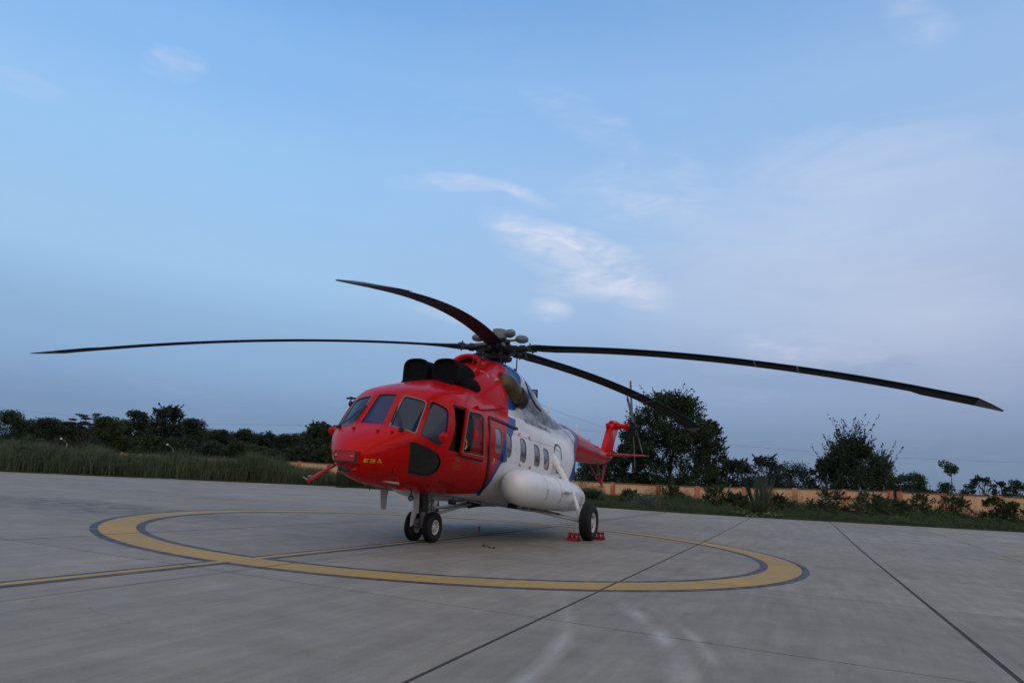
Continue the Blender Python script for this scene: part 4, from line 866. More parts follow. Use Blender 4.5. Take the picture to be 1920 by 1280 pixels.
# warning decals
M_DEC = M_YELD
seam([(682, 862.8), (703, 863.8)], .062, M_YELD, h=.004, name='warning_placard', both=True)
seam([(685, 861.8), (701, 862.6)], .008, M_INK, h=.006, name='placard_print', both=False); seam([(685, 864.4), (701, 865.2)], .008, M_INK, h=.006, name='placard_print', both=False)
tri = [rc(*q) for q in [(707, 866.5), (715.5, 867), (711.5, 859)]]; b = bmesh.new(); b.faces.new([b.verts.new(p + n * .005) for p, n in tri]); bobj('warning_triangle', b, M_YELD, hull); tc_ = rc(711.3, 864.2); b = bmesh.new(); lathe(b, [(.006, 0), (.008, .014), (.009, 0)], tc_[0], tuple(tc_[1]), 8); bobj('warning_symbol', b, M_INK, hull)
# probes, lamps, mirrors, aerials
b = bmesh.new(); add_tube(b, [(5.92, -.26, 1.38), (6.22, -.29, 1.25)], [.022, .022], 8); add_tube(b, [(6.2, -.29, 1.26), (6.46, -.31, 1.13), (6.52, -.31, 1.10)], [.034, .036, .045], 8); bobj('pitot_probe', b, M_REDM, heli)
b = bmesh.new(); add_tube(b, [(6.5, -.31, 1.11), (6.62, -.34, 1.16)], .010, 6); add_tube(b, [(6.45, -.38, 1.18), (6.56, -.24, 1.19)], .008, 6); bobj('probe_fork', b, M_GREY, heli)
p1, p2_ = rc(739, 879)[0], rc(749, 910)[0]; b = bmesh.new(); nn = rc(739, 879)[1]; add_tube(b, [p1 + nn * .03, p2_ + rc(749, 910)[1] * .05], .026, 8); add_tube(b, [p2_ + rc(749, 910)[1] * .05 + Vector((.06, -.03, .01)), p2_ + rc(749, 910)[1] * .05 + Vector((-.10, .04, -.01))], .022, 8); add_tube(b, [p1, p1 + nn * .05], .02, 6); bobj('step_handle', b, M_RED, heli)
p1 = rc(731, 903)[0]; b = bmesh.new(); add_tube(b, [p1 + Vector((.25, -.15, .03)), p1 + Vector((-.1, .12, -.02))], .02, 6); bobj('cable_cutter', b, M_GREY, heli)
b = bmesh.new(); vv = [Vector((4.80, 0, 1.0)), Vector((4.60, 0, 1.0)), Vector((4.72, 0, .67)), Vector((4.84, 0, .67))]; bobj('blade_antenna', prism([v + Vector((0, -.012, 0)) for v in [Vector((4.92, .06, 1.02)), Vector((4.66, .06, 1.02)), Vector((4.70, .06, .90)), Vector((4.70, .06, .66)), Vector((4.84, .06, .66))]], Vector((0, 1, 0)), 0, .024), mat('grey_antenna', (.22, .21, .20), .5), heli)
b = bmesh.new(); lathe(b, [(-.05, 0), (-.05, .04), (0, .055), (.03, .055), (.035, .045), (.02, 0)], (3.85, .08, .86), (.9, .3, -.1), 16); add_tube(b, [(3.83, .06, .90), (3.8, .06, .97)], .015, 6); bobj('landing_lamp', clean(b), M_DARK, heli, True, 40); b = bmesh.new(); lathe(b, [(.036, 0), (.038, .03), (.045, 0)], (3.85, .08, .86), (.9, .3, -.1), 12); bobj('lamp_lens', b, M_SEAL, heli)
for s in (1, -1):   # round red-backed mirrors
    p = Vector((5.18, 1.38 * s, 1.98)) if s == 1 else Vector((4.98, -1.08, 2.02)); b = bmesh.new(); lathe(b, [(-.02, 0), (-.02, .05), (0, .082), (.015, .085), (.035, .05), (.04, 0)], p, (.95, .3, 0), 20); mo = bobj('mirror', clean(b), M_RED, heli, True, 40)
    b = bmesh.new(); add_tube(b, [p + Vector((0, 0, -.05)), p + Vector((-.02, -.06 * s, -.14)), p + Vector((-.12, -.2 * s, -.16))], .011, 6); bobj('mirror_arm', b, M_REDM, mo)
    b = bmesh.new(); add_tube(b, [p + Vector((.04, 0, -.01)), p + Vector((.045, 0, .01))], .018, 6); bobj('mirror_knob', b, M_DARK, mo)
p = Vector((4.52, -1.08, 2.585)); b = bmesh.new(); add_tube(b, [p + Vector((-.2, .16, -.02)), p], .020, 6); add_tube(b, [p + Vector((0, 0, -.07)), p + Vector((0, 0, .10))], .012, 6); add_box(b, p + Vector((0, 0, .105)), (.04, .20, .035)); add_box(b, p + Vector((0, 0, .11)), (.05, .04, .05)); lathe(b, [(-.07, 0), (-.04, .036), (0, .045), (.05, .028), (.06, 0)], p, (0, 0, 1), 8); add_tube(b, [p + Vector((0, 0, -.06)), p + Vector((.02, .02, -.3)), p + Vector((.05, .06, -.52))], .005, 5); bobj('outside_thermometer', clean(b), M_DARK, heli)
# windscreen wipers
def wiper(pts, s):
    Q = []
    for q in pts:
        p, n = rc(*q); Q.append((Vector((p.x, p.y * s, p.z)), Vector((n.x, n.y * s, n.z))))
    b = bmesh.new(); add_tube(b, [p + n * .03 for p, n in Q[:3]], .008, 6); add_tube(b, [p + n * .028 + Vector((0, .045 * s, 0)) for p, n in Q[:3]], .006, 6); add_tube(b, [p + n * .02 for p, n in Q[3:]], .013, 6); add_box(b, Q[0][0] + Q[0][1] * .03, (.05, .08, .05)); bobj('wiper', b, M_DARK, heli)
for s in (1, -1): wiper([(752, 807), (748, 790), (743, 771), (734, 791), (742, 771), (746, 762)], s)
for q in [(709, 808), (736, 810), (664, 803)]:
    p, n = rc(*q); b = bmesh.new(); add_box(b, p + n * .012, (.10, .03, .03)); bobj('hood_latch', b, M_RED, hull)
# undercarriage ---------------------------------------------------------
def wheel(name, c, R, wd, side, rimr, parent):
    o = empty(name, c, parent); h = wd / 2; b = bmesh.new()
    pf = [(-h * .70, rimr), (-h * .86, rimr * 1.12), (-h, R * .74), (-h * .97, R * .86), (-h * .80, R * .955), (-h * .55, R * .985)]
    for q in (-.42, -.25, -.08, .08, .25, .42): pf += [(h * q - .008, R * (1 - .012 * abs(q))), (h * q - .006, R * (1 - .012 * abs(q)) - .008), (h * q + .006, R * (1 - .012 * abs(q)) - .008), (h * q + .008, R * (1 - .012 * abs(q)))]
    pf += [(h * .55, R * .985), (h * .80, R * .955), (h * .97, R * .86), (h, R * .74), (h * .86, rimr * 1.12), (h * .70, rimr)]
    lathe(b, pf, (0, 0, 0), (0, 1, 0), 48); bobj('tyre', clean(b, 1e-5), M_RUBBER, o, True, 50)
    b = bmesh.new(); q = side
    lathe(b, [(h * .72 * q, rimr * 1.03), (h * .80 * q, rimr * .98), (h * .74 * q, rimr * .90), (h * .40 * q, rimr * .82), (h * .45 * q, rimr * .45), (h * .66 * q, rimr * .38), (h * .70 * q, rimr * .16), (h * .84 * q, rimr * .14), (h * .84 * q, 0)], (0, 0, 0), (0, 1, 0), 32)
    lathe(b, [(-h * .72 * q, rimr * 1.03), (-h * .5 * q, rimr * .9), (-h * .4 * q, 0)], (0, 0, 0), (0, 1, 0), 32); bobj('rim', clean(b), M_RIM, o, True, 35)
    b = bmesh.new()
    for k in range(8):
        a_ = 2 * PI * k / 8; c_ = Vector((rimr * .62 * math.cos(a_), h * .50 * q, rimr * .62 * math.sin(a_))); add_tube(b, [c_ - Vector((0, .02, 0)), c_ + Vector((0, .008 * q, 0))], rimr * .09, 8)
    bobj('rim_bolts', b, M_DARK, o); return o
wheel('nose_wheel', (3.11, .205, .297), .2975, .185, 1, .145, heli); wheel('nose_wheel', (3.11, -.205, .297), .2975, .185, -1, .145, heli)
ng = empty('nose_gear', (0, 0, 0), heli)
b = bmesh.new(); add_tube(b, [(3.11, -.16, .30), (3.11, .16, .30)], .05, 12); add_tube(b, [(3.12, 0, .30), (3.20, 0, .62), (3.24, 0, .98)], [.07, .065, .075], 12); bobj('axle_leg', b, M_GREYD, ng)
b = bmesh.new(); add_tube(b, [(3.16, 0, .60), (3.24, 0, 1.0)], .10, 14); bobj('oleo_cylinder', b, M_DARK, ng)
bobj('side_plate', prism([Vector((3.42, -.11, .95)), Vector((3.20, -.11, .95)), Vector((3.22, -.11, .58)), Vector((3.30, -.11, .52)), Vector((3.38, -.11, .34)), Vector((3.46, -.11, .30)), Vector((3.46, -.11, .52)), Vector((3.42, -.11, .62))], Vector((0, 1, 0)), 0, .03), M_GREY, ng)
bobj('front_plate', prism([Vector((3.36, -.11, .97)), Vector((3.36, -.01, .97)), Vector((3.33, -.01, .56)), Vector((3.33, -.05, .56)), Vector((3.34, -.09, .40)), Vector((3.34, -.16, .40)), Vector((3.33, -.16, .52)), Vector((3.35, -.11, .60))], Vector((1, 0, 0)), 0, .03), M_GREY, ng)
b = bmesh.new(); add_tube(b, [(3.36, -.13, .44), (3.30, -.10, .33), (3.2, -.06, .30)], [.03, .035, .04], 8); add_tube(b, [(3.37, -.13, .36), (3.37, -.13, .60)], .02, 8); bobj('torque_link', b, M_GREYD, ng)
for q in (0, 1, 2):
    b = bmesh.new(); add_tube(b, [(3.14, .10 + .02 * q, .88), (3.10, .13 + .02 * q, .80), (3.07, .13 + .02 * q, .62), (3.08, .11 + .02 * q, .45)], .009, 6); bobj('brake_hose', b, M_GREY if q == 1 else M_RUBBER, ng)
b = bmesh.new(); add_tube(b, [(3.10, .06, .50), (1.0, .02, .72)], [.035, .028], 10); add_tube(b, [(3.0, -.05, .78), (2.7, -.05, .92)], .03, 8); bobj('towing_strut', b, M_GREY, ng)
b = bmesh.new(); add_tube(b, [(1.3, .12, .66), (.7, .12, .70)], .03, 8); add_tube(b, [(1.2, -.16, .66), (.75, -.16, .72)], .03, 8); bobj('strut_end', b, M_DARK, ng)
for s in (1, -1):
    wheel('main_wheel', (-1.17, 2.25 * s, .4325), .4325, .30, s, .235, heli); mg = empty('main_gear', (0, 0, 0), heli)
    b = bmesh.new(); add_tube(b, [(-1.22, 1.20 * s, 1.98), (-1.22, 1.28 * s, 1.88), (-1.20, 1.36 * s, 1.76)], [.08, .10, .085], 14); add_tube(b, [(-1.20, 1.33 * s, 1.80), (-1.185, 1.82 * s, 1.05)], .072, 14); add_tube(b, [(-1.185, 1.80 * s, 1.08), (-1.17, 2.05 * s, .50)], .058, 14); bobj('shock_strut', b, M_WHITE, mg)
    b = bmesh.new(); add_tube(b, [(-1.17, 2.02 * s, .44), (-1.17, 2.3 * s, .4325)], .06, 12); add_tube(b, [(-1.17, 2.08 * s, .44), (-1.45, .55 * s, .66)], [.045, .055], 12); add_tube(b, [(-1.17, 2.05 * s, .44), (-.35, .60 * s, .70)], [.035, .03], 10); bobj('lower_arm', b, M_GREY, mg)
    for q in ((-1.45, .5 * s, .66), (-.35, .55 * s, .70)): b = bmesh.new(); add_box(b, q, (.2, .22, .11)); bobj('arm_bracket', b, M_DARK, mg)
# external tanks
for s in (1, -1):
    TT = [(2.06, 0), (2.05, .09), (2.01, .18), (1.92, .26), (1.78, .33), (1.6, .375), (1.35, .40), (1.0, .408), (0, .408), (-1, .405), (-1.8, .39), (-2.2, .36), (-2.5, .31), (-2.72, .24), (-2.86, .15), (-2.93, .0)]
    rs = []
    for x, r_ in TT:
        zc = 1.105 + .056 * x; yc = 1.42; rs.append([Vector((x, s * (yc + (r_ + .02 * (r_ > .3)) * math.cos(2 * PI * j / 36)), zc + r_ * math.sin(2 * PI * j / 36))) for j in range(36)])
    tb = clean(loft(rs[1:-1], True, True, True)); tk = bobj('fuel_tank', tb, M_WHITE, heli, True, 60)
    for x in (.9, -.15, -1.9):
        rs = []; zc = 1.105 + .056 * x
        for dx, dr in ((-.02, .0), (-.02, .006), (.02, .006), (.02, .0)): rs.append([Vector((x + dx, s * (1.42 + (.428 + dr) * math.cos(2 * PI * j / 36)), zc + (.409 + dr) * math.sin(2 * PI * j / 36))) for j in range(36)])
        bobj('tank_strap', clean(loft(rs, True)), mat('tank_strap_paint', (.58, .58, .57), .4), tk, True, 30)
        b = bmesh.new()
        for q in (-.10, .05, .14): 
            th = -.15 + q; pp = Vector((x, s * (1.42 + .44 * math.cos(th * 1.6)), zc + .415 * math.sin(th * 1.6))); add_box(b, pp, (.05, .035, .05))
        bobj('strap_buckle', b, M_GREY, tk)
    b = bmesh.new(); add_tube(b, [(-.20, 1.88 * s, 1.16), (-.62, 1.90 * s, 1.13)], .045, 12); bobj('position_lamp', b, M_WHITE, tk, True, 40); b = bmesh.new(); add_tube(b, [(-.62, 1.90 * s, 1.13), (-.72, 1.90 * s, 1.125)], [.046, .03], 12); bobj('lamp_cap', b, M_DARK, tk)
    b = bmesh.new(); add_box(b, (-.3, 1.30 * s, 1.47), (1.6, .2, .10)); add_box(b, (.6, 1.35 * s, 1.50), (.5, .16, .06)); bmesh.ops.bevel(b, geom=b.edges[:], offset=.03, segments=2); bobj('tank_fairing', b, M_WHITE, tk)
    for x in (1.1, .55): b = bmesh.new(); add_box(b, (x, 1.40 * s, 1.105 + .056 * x - .435), (.18, .05, .03)); bobj('drain', b, M_INK, tk)
    b = bmesh.new(); add_box(b, (-1.2, 1.42 * s, .54), (.16, .10, .10)); bobj('drain_pod', b, M_INK, tk)
# belly details
b = bmesh.new(); add_box(b, (2.6, .35, .80), (.14, .12, .10)); bobj('belly_lamp', b, M_DARK, heli)
for (x, y) in ((4.6, -.1), (1.0, .35), (5.15, -.15), (2.4, .35)):
    p, n = bvh.find_nearest(Vector((x, y, .4)))[:2]; b = bmesh.new(); add_tube(b, [p, p + Vector((0, 0, -.09))], .010, 5); bobj('drain_pipe', b, M_DARK, heli)
b = bmesh.new(); add_box(b, (2.95, .62, .845), (.55, .10, .03)); bobj('belly_step', b, M_INK, heli)

# ------------------------------------------------------------------ chocks and litter
def chock(c, ang):
    b = bmesh.new(); L_, W_, H_ = .26, .26, .19
    for sy in (-1, 0, 1):
        y0 = sy * (W_ / 2 - .02); P = [(-L_ / 2, 0), (-.03, H_), (.03, H_), (L_ / 2, 0), (L_ / 2 - .07, 0), (.0, H_ - .07), (-L_ / 2 + .07, 0)]
        A = [b.verts.new((x, y0 - .02, z + .002)) for x, z in P]; B_ = [b.verts.new((x, y0 + .02, z + .002)) for x, z in P]; b.faces.new(A[::-1]); b.faces.new(B_)
        for k in range(len(P)): b.faces.new((A[k], A[(k + 1) % len(P)], B_[(k + 1) % len(P)], B_[k]))
    add_box(b, (0, 0, H_ - .028), (.085, W_, .05)); add_box(b, (-L_ / 2 + .03, 0, .035), (.065, W_, .066)); add_box(b, (L_ / 2 - .03, 0, .035), (.065, W_, .066))
    ob = bobj('wheel_chock', b, mat('chock_red', (.26, .008, .010), .5, var=(8, .3)), None); ob.location = c; return ob
tag(chock((-.62, 2.05, 0), 0), 'red tube wheel chock against the front of the port main tyre', 'chock', 'red wheel chocks')
tag(chock((-1.74, 2.36, 0), 0), 'red tube wheel chock behind the port main tyre', 'chock', 'red wheel chocks')
p = ground_hit(898, 996); b = bmesh.new(); add_box(b, (0, 0, .05), (.05, .02, .10)); add_box(b, (0, 0, .10), (.03, .05, .05), Matrix.Rotation(.5, 3, 'X')); bmesh.ops.bevel(b, geom=b.edges[:], offset=.005); o = bobj('warning_tag', b, M_REDM); o.location = (p.x, p.y, 0); tag(o, 'small red streamer tag hanging down on the concrete under the fuselage', 'tag')
for (px, py, lb) in ((911, 1025, 'dry twig with upright leaf on the concrete beside the shadow'), (922, 1029, 'curled dry leaf lying flat on the concrete right of the twig')):
    p = ground_hit(px, py); b = bmesh.new()
    for q in range(4): 
        a = q * 1.7 + px; r_ = .03 + .018 * q; vs_ = [b.verts.new((r_ * math.cos(a + w_), r_ * math.sin(a + w_), z)) for w_, z in ((0, .004), (.5, .02), (.9, .045), (1.4, .01))]; b.faces.new(vs_)
    o = bobj('dry_leaf', b, mat('dry_leaf', (.03, .027, .022), .9)); o.location = (p.x, p.y, .002); tag(o, lb, 'leaf')
# ------------------------------------------------------------------ boundary wall
def m_wall():
    m = bpy.data.materials.new('ochre_plaster'); m.use_nodes = True; t = m.node_tree; b = t.nodes['Principled BSDF']; g = node(t, 'ShaderNodeNewGeometry'); oi = node(t, 'ShaderNodeObjectInfo')
    def ns(s, d, st=(1, 1, 1)):
        n = node(t, 'ShaderNodeTexNoise'); n.inputs['Scale'].default_value = s; n.inputs['Detail'].default_value = d; n.inputs['Roughness'].default_value = .65; q = node(t, 'ShaderNodeMapping'); q.inputs['Scale'].default_value = st; t.links.new(g.outputs['Position'], q.inputs[0]); t.links.new(q.outputs[0], n.inputs['Vector']); return n.outputs['Fac']
    c = ramp(t, ns(.5, 6), [(.3, (.74, .41, .20, 1)), (.7, (.80, .49, .265, 1))])
    c = mixc(t, ramp(t, ns(1.3, 8, (1, 1, .35)), [(.54, 0.0), (.74, .7)]), c, (.48, .15, .06, 1))
    c = mixc(t, ramp(t, ns(3, 8, (1, 1, .2)), [(.5, 0.0), (.8, .5)]), c, (.20, .13, .09, 1))
    t.links.new(c, b.inputs['Base Color']); b.inputs['Roughness'].default_value = .9; return m
M_WALL = m_wall()
def m_pil():
    m = bpy.data.materials.new('orange_pilaster'); m.use_nodes = True; t = m.node_tree; b = t.nodes['Principled BSDF']; g = node(t, 'ShaderNodeNewGeometry'); oi = node(t, 'ShaderNodeObjectInfo')
    n = node(t, 'ShaderNodeTexNoise'); n.inputs['Scale'].default_value = 1.6; n.inputs['Detail'].default_value = 8; q = node(t, 'ShaderNodeMapping'); q.inputs['Scale'].default_value = (1, 1, .4); t.links.new(g.outputs['Position'], q.inputs[0]); t.links.new(q.outputs[0], n.inputs['Vector'])
    f = mth(t, 'ADD', n.outputs['Fac'], mth(t, 'MULTIPLY_ADD', oi.outputs['Random'], .24, -.12))
    t.links.new(ramp(t, f, [(.38, (.58, .27, .14, 1)), (.52, (.46, .15, .07, 1)), (.66, (.28, .055, .025, 1))]), b.inputs['Base Color']); b.inputs['Roughness'].default_value = .9; return m
M_PIL = m_pil(); M_COPE = mat('dark_coping', (.16, .085, .055), .9, var=(2, .35))
WX = -40.0
TOPS = [(-60, 820), (130, 843), (240, 848), (400, 858), (565, 865), (620, 869), (1080, 900), (1180, 906), (1280, 910.5), (1400, 913), (1500, 915), (1600, 918), (1700, 921.5), (1800, 926), (1920, 931), (2100, 941)]
def wall_top(y):      # height of the coping along the wall
    q = Vector((WX, y, 1.5)) - CAM; px = 960 + FOC * q.dot(CR) / q.dot(CF); py = float(np.interp(px, [a for a, _ in TOPS], [b_ for _, b_ in TOPS]))
    d = ray(px, py); t = (WX - CAM.x) / d.x; return max((CAM + d * t).z, G(WX, y) + 1.35)
def px_y(px, py=905): d = ray(px, py); return (CAM + d * ((WX - CAM.x) / d.x)).y
wall = tag(empty('boundary_wall', (WX, 0, 0)), 'weathered ochre plaster boundary wall with orange pilasters behind the grass verge', 'wall')
pil_px = [1150, 1235, 1308, 1397, 1490, 1583, 1668, 1686, 1768, 1870, 1975]
ys_ = [px_y(q) for q in pil_px]; step = 3.45; yl = [ys_[0] - step * k for k in range(1, 22)][::-1]; posts = yl + ys_ + [ys_[-1] + step * k for k in range(1, 4)]
for a, c in zip(posts, posts[1:]):
    if c - a < 1.0: continue
    b = bmesh.new(); za, zc = wall_top(a), wall_top(c); n = 4; A = []
    for k in range(n + 1):
        y = a + .0 + (c - a) * k / n; z0, z1 = G(WX, y) - .3, za + (zc - za) * k / n - .07; A.append([b.verts.new((x - WX, y, z)) for x, z in ((WX - .11, z0), (WX + .11, z0), (WX + .11, z1), (WX - .11, z1))])
    for p, q in zip(A, A[1:]):
        for k in range(4): b.faces.new((p[k], p[(k + 1) % 4], q[(k + 1) % 4], q[k]))
    b.faces.new(A[0]); b.faces.new(A[-1]); bobj('wall_panel', clean(b), M_WALL, wall)
    b = bmesh.new(); A = [[b.verts.new((x - WX, y, z)) for x, z in ((WX - .17, zz - .065), (WX + .17, zz - .065), (WX + .17, zz), (WX - .17, zz))] for y, zz in ((a + .18, za), (c - .18, zc))]
    for k in range(4): b.faces.new((A[0][k], A[0][(k + 1) % 4], A[1][(k + 1) % 4], A[1][k]))
    b.faces.new(A[0]); b.faces.new(A[1]); bobj('coping', clean(b), M_COPE, wall)
for y in posts:
    z0, z1 = G(WX, y) - .3, wall_top(y) + .02; b = bmesh.new(); add_box(b, (0, y, (z0 + z1) / 2), (.36, .36, z1 - z0)); bobj('pilaster', b, M_PIL, wall)
p, _ = column(1678, 52.5); b = bmesh.new(); add_box(b, (0, 0, 1.0), (.13, .13, 2.1)); bmesh.ops.bevel(b, geom=b.edges[:], offset=.02); o = bobj('black_post', b, M_INK); o.location = p; tag(o, 'black post standing in front of the paired orange pilasters', 'post')
# ------------------------------------------------------------------ vegetation
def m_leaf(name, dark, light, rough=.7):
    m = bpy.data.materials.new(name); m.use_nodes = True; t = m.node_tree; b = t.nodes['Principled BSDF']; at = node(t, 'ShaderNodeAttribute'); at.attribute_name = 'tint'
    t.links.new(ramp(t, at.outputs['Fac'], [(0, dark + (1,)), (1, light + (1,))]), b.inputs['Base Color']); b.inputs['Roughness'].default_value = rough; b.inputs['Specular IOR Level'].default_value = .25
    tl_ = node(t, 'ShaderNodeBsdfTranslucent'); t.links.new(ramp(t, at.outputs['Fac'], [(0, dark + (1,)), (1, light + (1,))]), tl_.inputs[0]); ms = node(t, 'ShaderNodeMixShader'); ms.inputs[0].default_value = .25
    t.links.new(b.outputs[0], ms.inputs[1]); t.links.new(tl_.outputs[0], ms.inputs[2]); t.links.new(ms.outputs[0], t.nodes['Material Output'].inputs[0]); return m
LF_DARK = m_leaf('dark_foliage', (.016, .028, .012), (.060, .088, .036)); LF_MID = m_leaf('mid_foliage', (.022, .040, .015), (.082, .120, .046)); LF_YEL = m_leaf('yellow_green_foliage', (.024, .038, .010), (.085, .110, .035))
LF_BLUE = m_leaf('far_foliage', (.022, .034, .024), (.062, .082, .054)); LF_PALE = m_leaf('pale_foliage', (.05, .07, .05), (.17, .20, .13)); LF_GRASS = m_leaf('grass_blades', (.022, .038, .014), (.10, .135, .052)); LF_TALL = m_leaf('tall_grass_blades', (.036, .052, .026), (.165, .205, .105))
M_BARK = mat('bark', (.05, .042, .035), .9, var=(3, .3))
def leafcloud(C, R, nrm, sz, asp=2.0):
    """C centres (n,3) of leaves, sz sizes; returns verts and quads with random orientation"""
    n = len(C); a = rng.normal(size=(n, 3)); a += nrm; a /= np.linalg.norm(a, axis=1, keepdims=True); r_ = rng.normal(size=(n, 3)); t = np.cross(a, r_); t /= np.linalg.norm(t, axis=1, keepdims=True); s = np.cross(a, t)
    L_ = (sz * rng.uniform(.6, 1.4, n))[:, None]; W_ = L_ / asp
    V = np.stack([C - t * L_ * .5, C + s * W_ * .5, C + t * L_ * .5, C - s * W_ * .5], 1).reshape(-1, 3); F = np.arange(4 * n).reshape(n, 4); return V, F
def make_tree(name, base, H, W, label, group, leafm, style='round', nleaf=5000, lsz=.22, trunk=.12, crown0=.15, cat='tree', seed=0, Wd=None):
    R_ = np.random.default_rng(seed + 1000); t = tag(empty(name, base), label, cat, group); Wd = Wd or W; cl = []
    nb_ = {'round': 60, 'big': 120, 'spiky': 60, 'umbrella': 40, 'airy': 44, 'bush': 30, 'pom': 7, 'thin': 34}[style]
    for i in range(nb_):
        if style == 'umbrella': th, rr = R_.uniform(0, 2 * PI), W * R_.uniform(.15, 1) ** .6; c = np.array([rr * .5 * math.cos(th), rr * math.sin(th) * 1.0, H * R_.uniform(.72, .96) - .12 * H * (rr / W) ** 2]); r_ = np.array([.55, .9, .16]) * W * .26
        elif style == 'pom': c = np.array([0, 0, H * .86]) + R_.normal(size=3) * W * .28; r_ = np.array([1, 1, .8]) * W * .6
        else:
            u_ = R_.uniform(); z = crown0 + (1 - crown0) * (u_ ** .8); prof = (1 - min(1, max(0, (z - .30) / .72)) ** 2.2) ** .55 if style != 'spiky' else max(.08, 1 - z ** 1.6) ** .7
            th = R_.uniform(0, 2 * PI); rr = R_.uniform(.02, 1) ** .5 * W * max(.12, prof) * .84; c = np.array([rr * math.cos(th) * Wd / W, rr * math.sin(th), H * min(z, .93)]); k = R_.uniform(.16, .36) * (1.1 if style in ('round', 'bush') else .85); r_ = np.array([1, 1, .78]) * W * k
        cl.append((c, r_))
    bmw = bmesh.new(); ht = H * (.85 if style == 'pom' else .45); tp = [Vector((0, 0, -.3)), Vector((.03 * H * .3, .02 * H, ht * .5)), Vector((0, .03 * H, ht))]
    add_tube(bmw, tp, [trunk, trunk * .8, trunk * .5], 8)
    if style != 'pom':
        for c, r_ in cl[:16]: mid = Vector((c[0] * .45, c[1] * .45, (c[2] + ht * .5) * .5)); add_tube(bmw, [tp[1], mid, Vector(c)], [trunk * .5, trunk * .3, trunk * .12], 5)
    Cs = []; T = []; per = nleaf // nb_
    for c, r_ in cl:
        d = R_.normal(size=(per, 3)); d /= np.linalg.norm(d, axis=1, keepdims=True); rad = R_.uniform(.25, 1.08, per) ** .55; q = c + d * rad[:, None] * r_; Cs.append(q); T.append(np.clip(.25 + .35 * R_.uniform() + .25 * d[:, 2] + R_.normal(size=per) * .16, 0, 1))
        if style in ('spiky', 'big', 'thin', 'airy'):      # sprigs that break the outline
            for s in range(5 if style == 'spiky' else 4):
                th = R_.uniform(0, 2 * PI); dr = np.array([math.cos(th) * .8, math.sin(th) * .8, R_.uniform(.25, 1.7 if style == 'spiky' else 1.0)]); ln = r_.max() * R_.uniform(1.1, 1.9 if style == 'spiky' else 1.5); k = 34; u_ = R_.uniform(.3, 1, k)[:, None]; q = c + dr * u_ * ln + R_.normal(size=(k, 3)) * .055 * (1.3 - u_) * W * .3; Cs.append(q); T.append(np.clip(.5 + R_.normal(size=k) * .2, 0, 1))
    Cs = np.concatenate(Cs); T = np.concatenate(T); Cs = Cs[Cs[:, 2] > .05]; T = T[:len(Cs)]
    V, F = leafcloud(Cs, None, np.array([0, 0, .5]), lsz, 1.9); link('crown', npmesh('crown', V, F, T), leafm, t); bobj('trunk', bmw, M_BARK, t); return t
def plant(px, dep, ytop, hw, label, group, leafm, style, nleaf, lsz, **k):
    base, by = column(px, dep); H = (by - ytop) * dep / FOC * .98; W = hw * dep / FOC
    if style != 'pom': nleaf = int(nleaf * 1.5); lsz *= .80
    return make_tree(k.pop('name', 'tree'), base, H, W, label, group, leafm, style, nleaf, lsz, seed=int(px) * 7 + int(ytop), **k)
GL = 'trees behind the wall on the left'; GR = 'trees behind the wall on the right'
TL = [(5, 84, 772, 50, 'dark round tree at the far left edge of the picture', LF_DARK, 'round'), (72, 92, 784, 38, 'low dark tree second from the left edge', LF_DARK, 'round'), (112, 96, 790, 34, 'small dark tree in the dip left of the feathery acacia', LF_DARK, 'round'),
      (155, 82, 765, 44, 'feathery flat-topped acacia with see-through crown', LF_BLUE, 'umbrella'), (190, 76, 779, 33, 'lighter yellow-green rounded tree in front of the feathery acacia', LF_YEL, 'round'), (240, 88, 767, 32, 'dark narrow-topped tree between yellow-green tree and tall airy tree', LF_DARK, 'round'),
      (300, 80, 761, 44, 'tall airy tree with loose leaves, highest of the left treeline', LF_BLUE, 'airy'), (346, 86, 784, 38, 'dark tree sloping down right of the tall airy tree', LF_DARK, 'round'), (400, 98, 803, 34, 'dark flat tree just right of the dip in the left treeline', LF_BLUE, 'round'),
      (446, 100, 805, 34, 'dark tree in the middle of the low run of treeline', LF_DARK, 'round'), (488, 96, 808, 30, 'dark knobbly tree before the small gap in the treeline', LF_BLUE, 'round'), (528, 98, 813, 28, 'low dark tree just left of the tree by the helicopter nose', LF_DARK, 'round'),
      (592, 84, 794, 42, 'leafy tree just left of the helicopter nose', LF_MID, 'big'), (640, 88, 812, 40, 'dark tree behind the helicopter nose', LF_DARK, 'round')]
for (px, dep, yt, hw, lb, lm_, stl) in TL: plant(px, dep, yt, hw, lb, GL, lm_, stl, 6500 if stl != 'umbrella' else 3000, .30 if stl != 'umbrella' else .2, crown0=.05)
FL = [(38, 98, 788, 40), (92, 100, 792, 36), (135, 104, 796, 40), (175, 106, 790, 36), (215, 100, 782, 34), (268, 100, 784, 34), (325, 104, 792, 40), (372, 102, 800, 34), (422, 108, 806, 34), (466, 108, 808, 32), (508, 106, 811, 30), (548, 104, 810, 34), (572, 100, 804, 30), (618, 100, 806, 34)]
fl_ = ['round tree at the left edge', 'low second tree', 'feathery acacia, left side', 'feathery acacia, right side', 'yellow-green tree', 'narrow-topped tree', 'tall airy tree', 'sloping tree', 'dip of the treeline', 'middle of the low treeline', 'knobbly tree', 'treeline gap', 'leafy tree by the nose, left side', 'leafy tree by the nose, right side']
for k, (px, dep, yt, hw) in enumerate(FL): plant(px, dep, yt + 4, hw, 'grey-green background tree filling in behind the ' + fl_[k], GL, [LF_BLUE, LF_MID, LF_DARK][k % 3], 'round', 4500, .34, crown0=.0)
UB = [(-10, 826, 40), (50, 822, 45), (110, 828, 44), (165, 824, 44), (225, 822, 46), (275, 818, 44), (330, 822, 46), (385, 830, 42), (435, 832, 42), (480, 838, 38), (522, 840, 34), (560, 838, 34), (600, 836, 34), (640, 840, 36)]
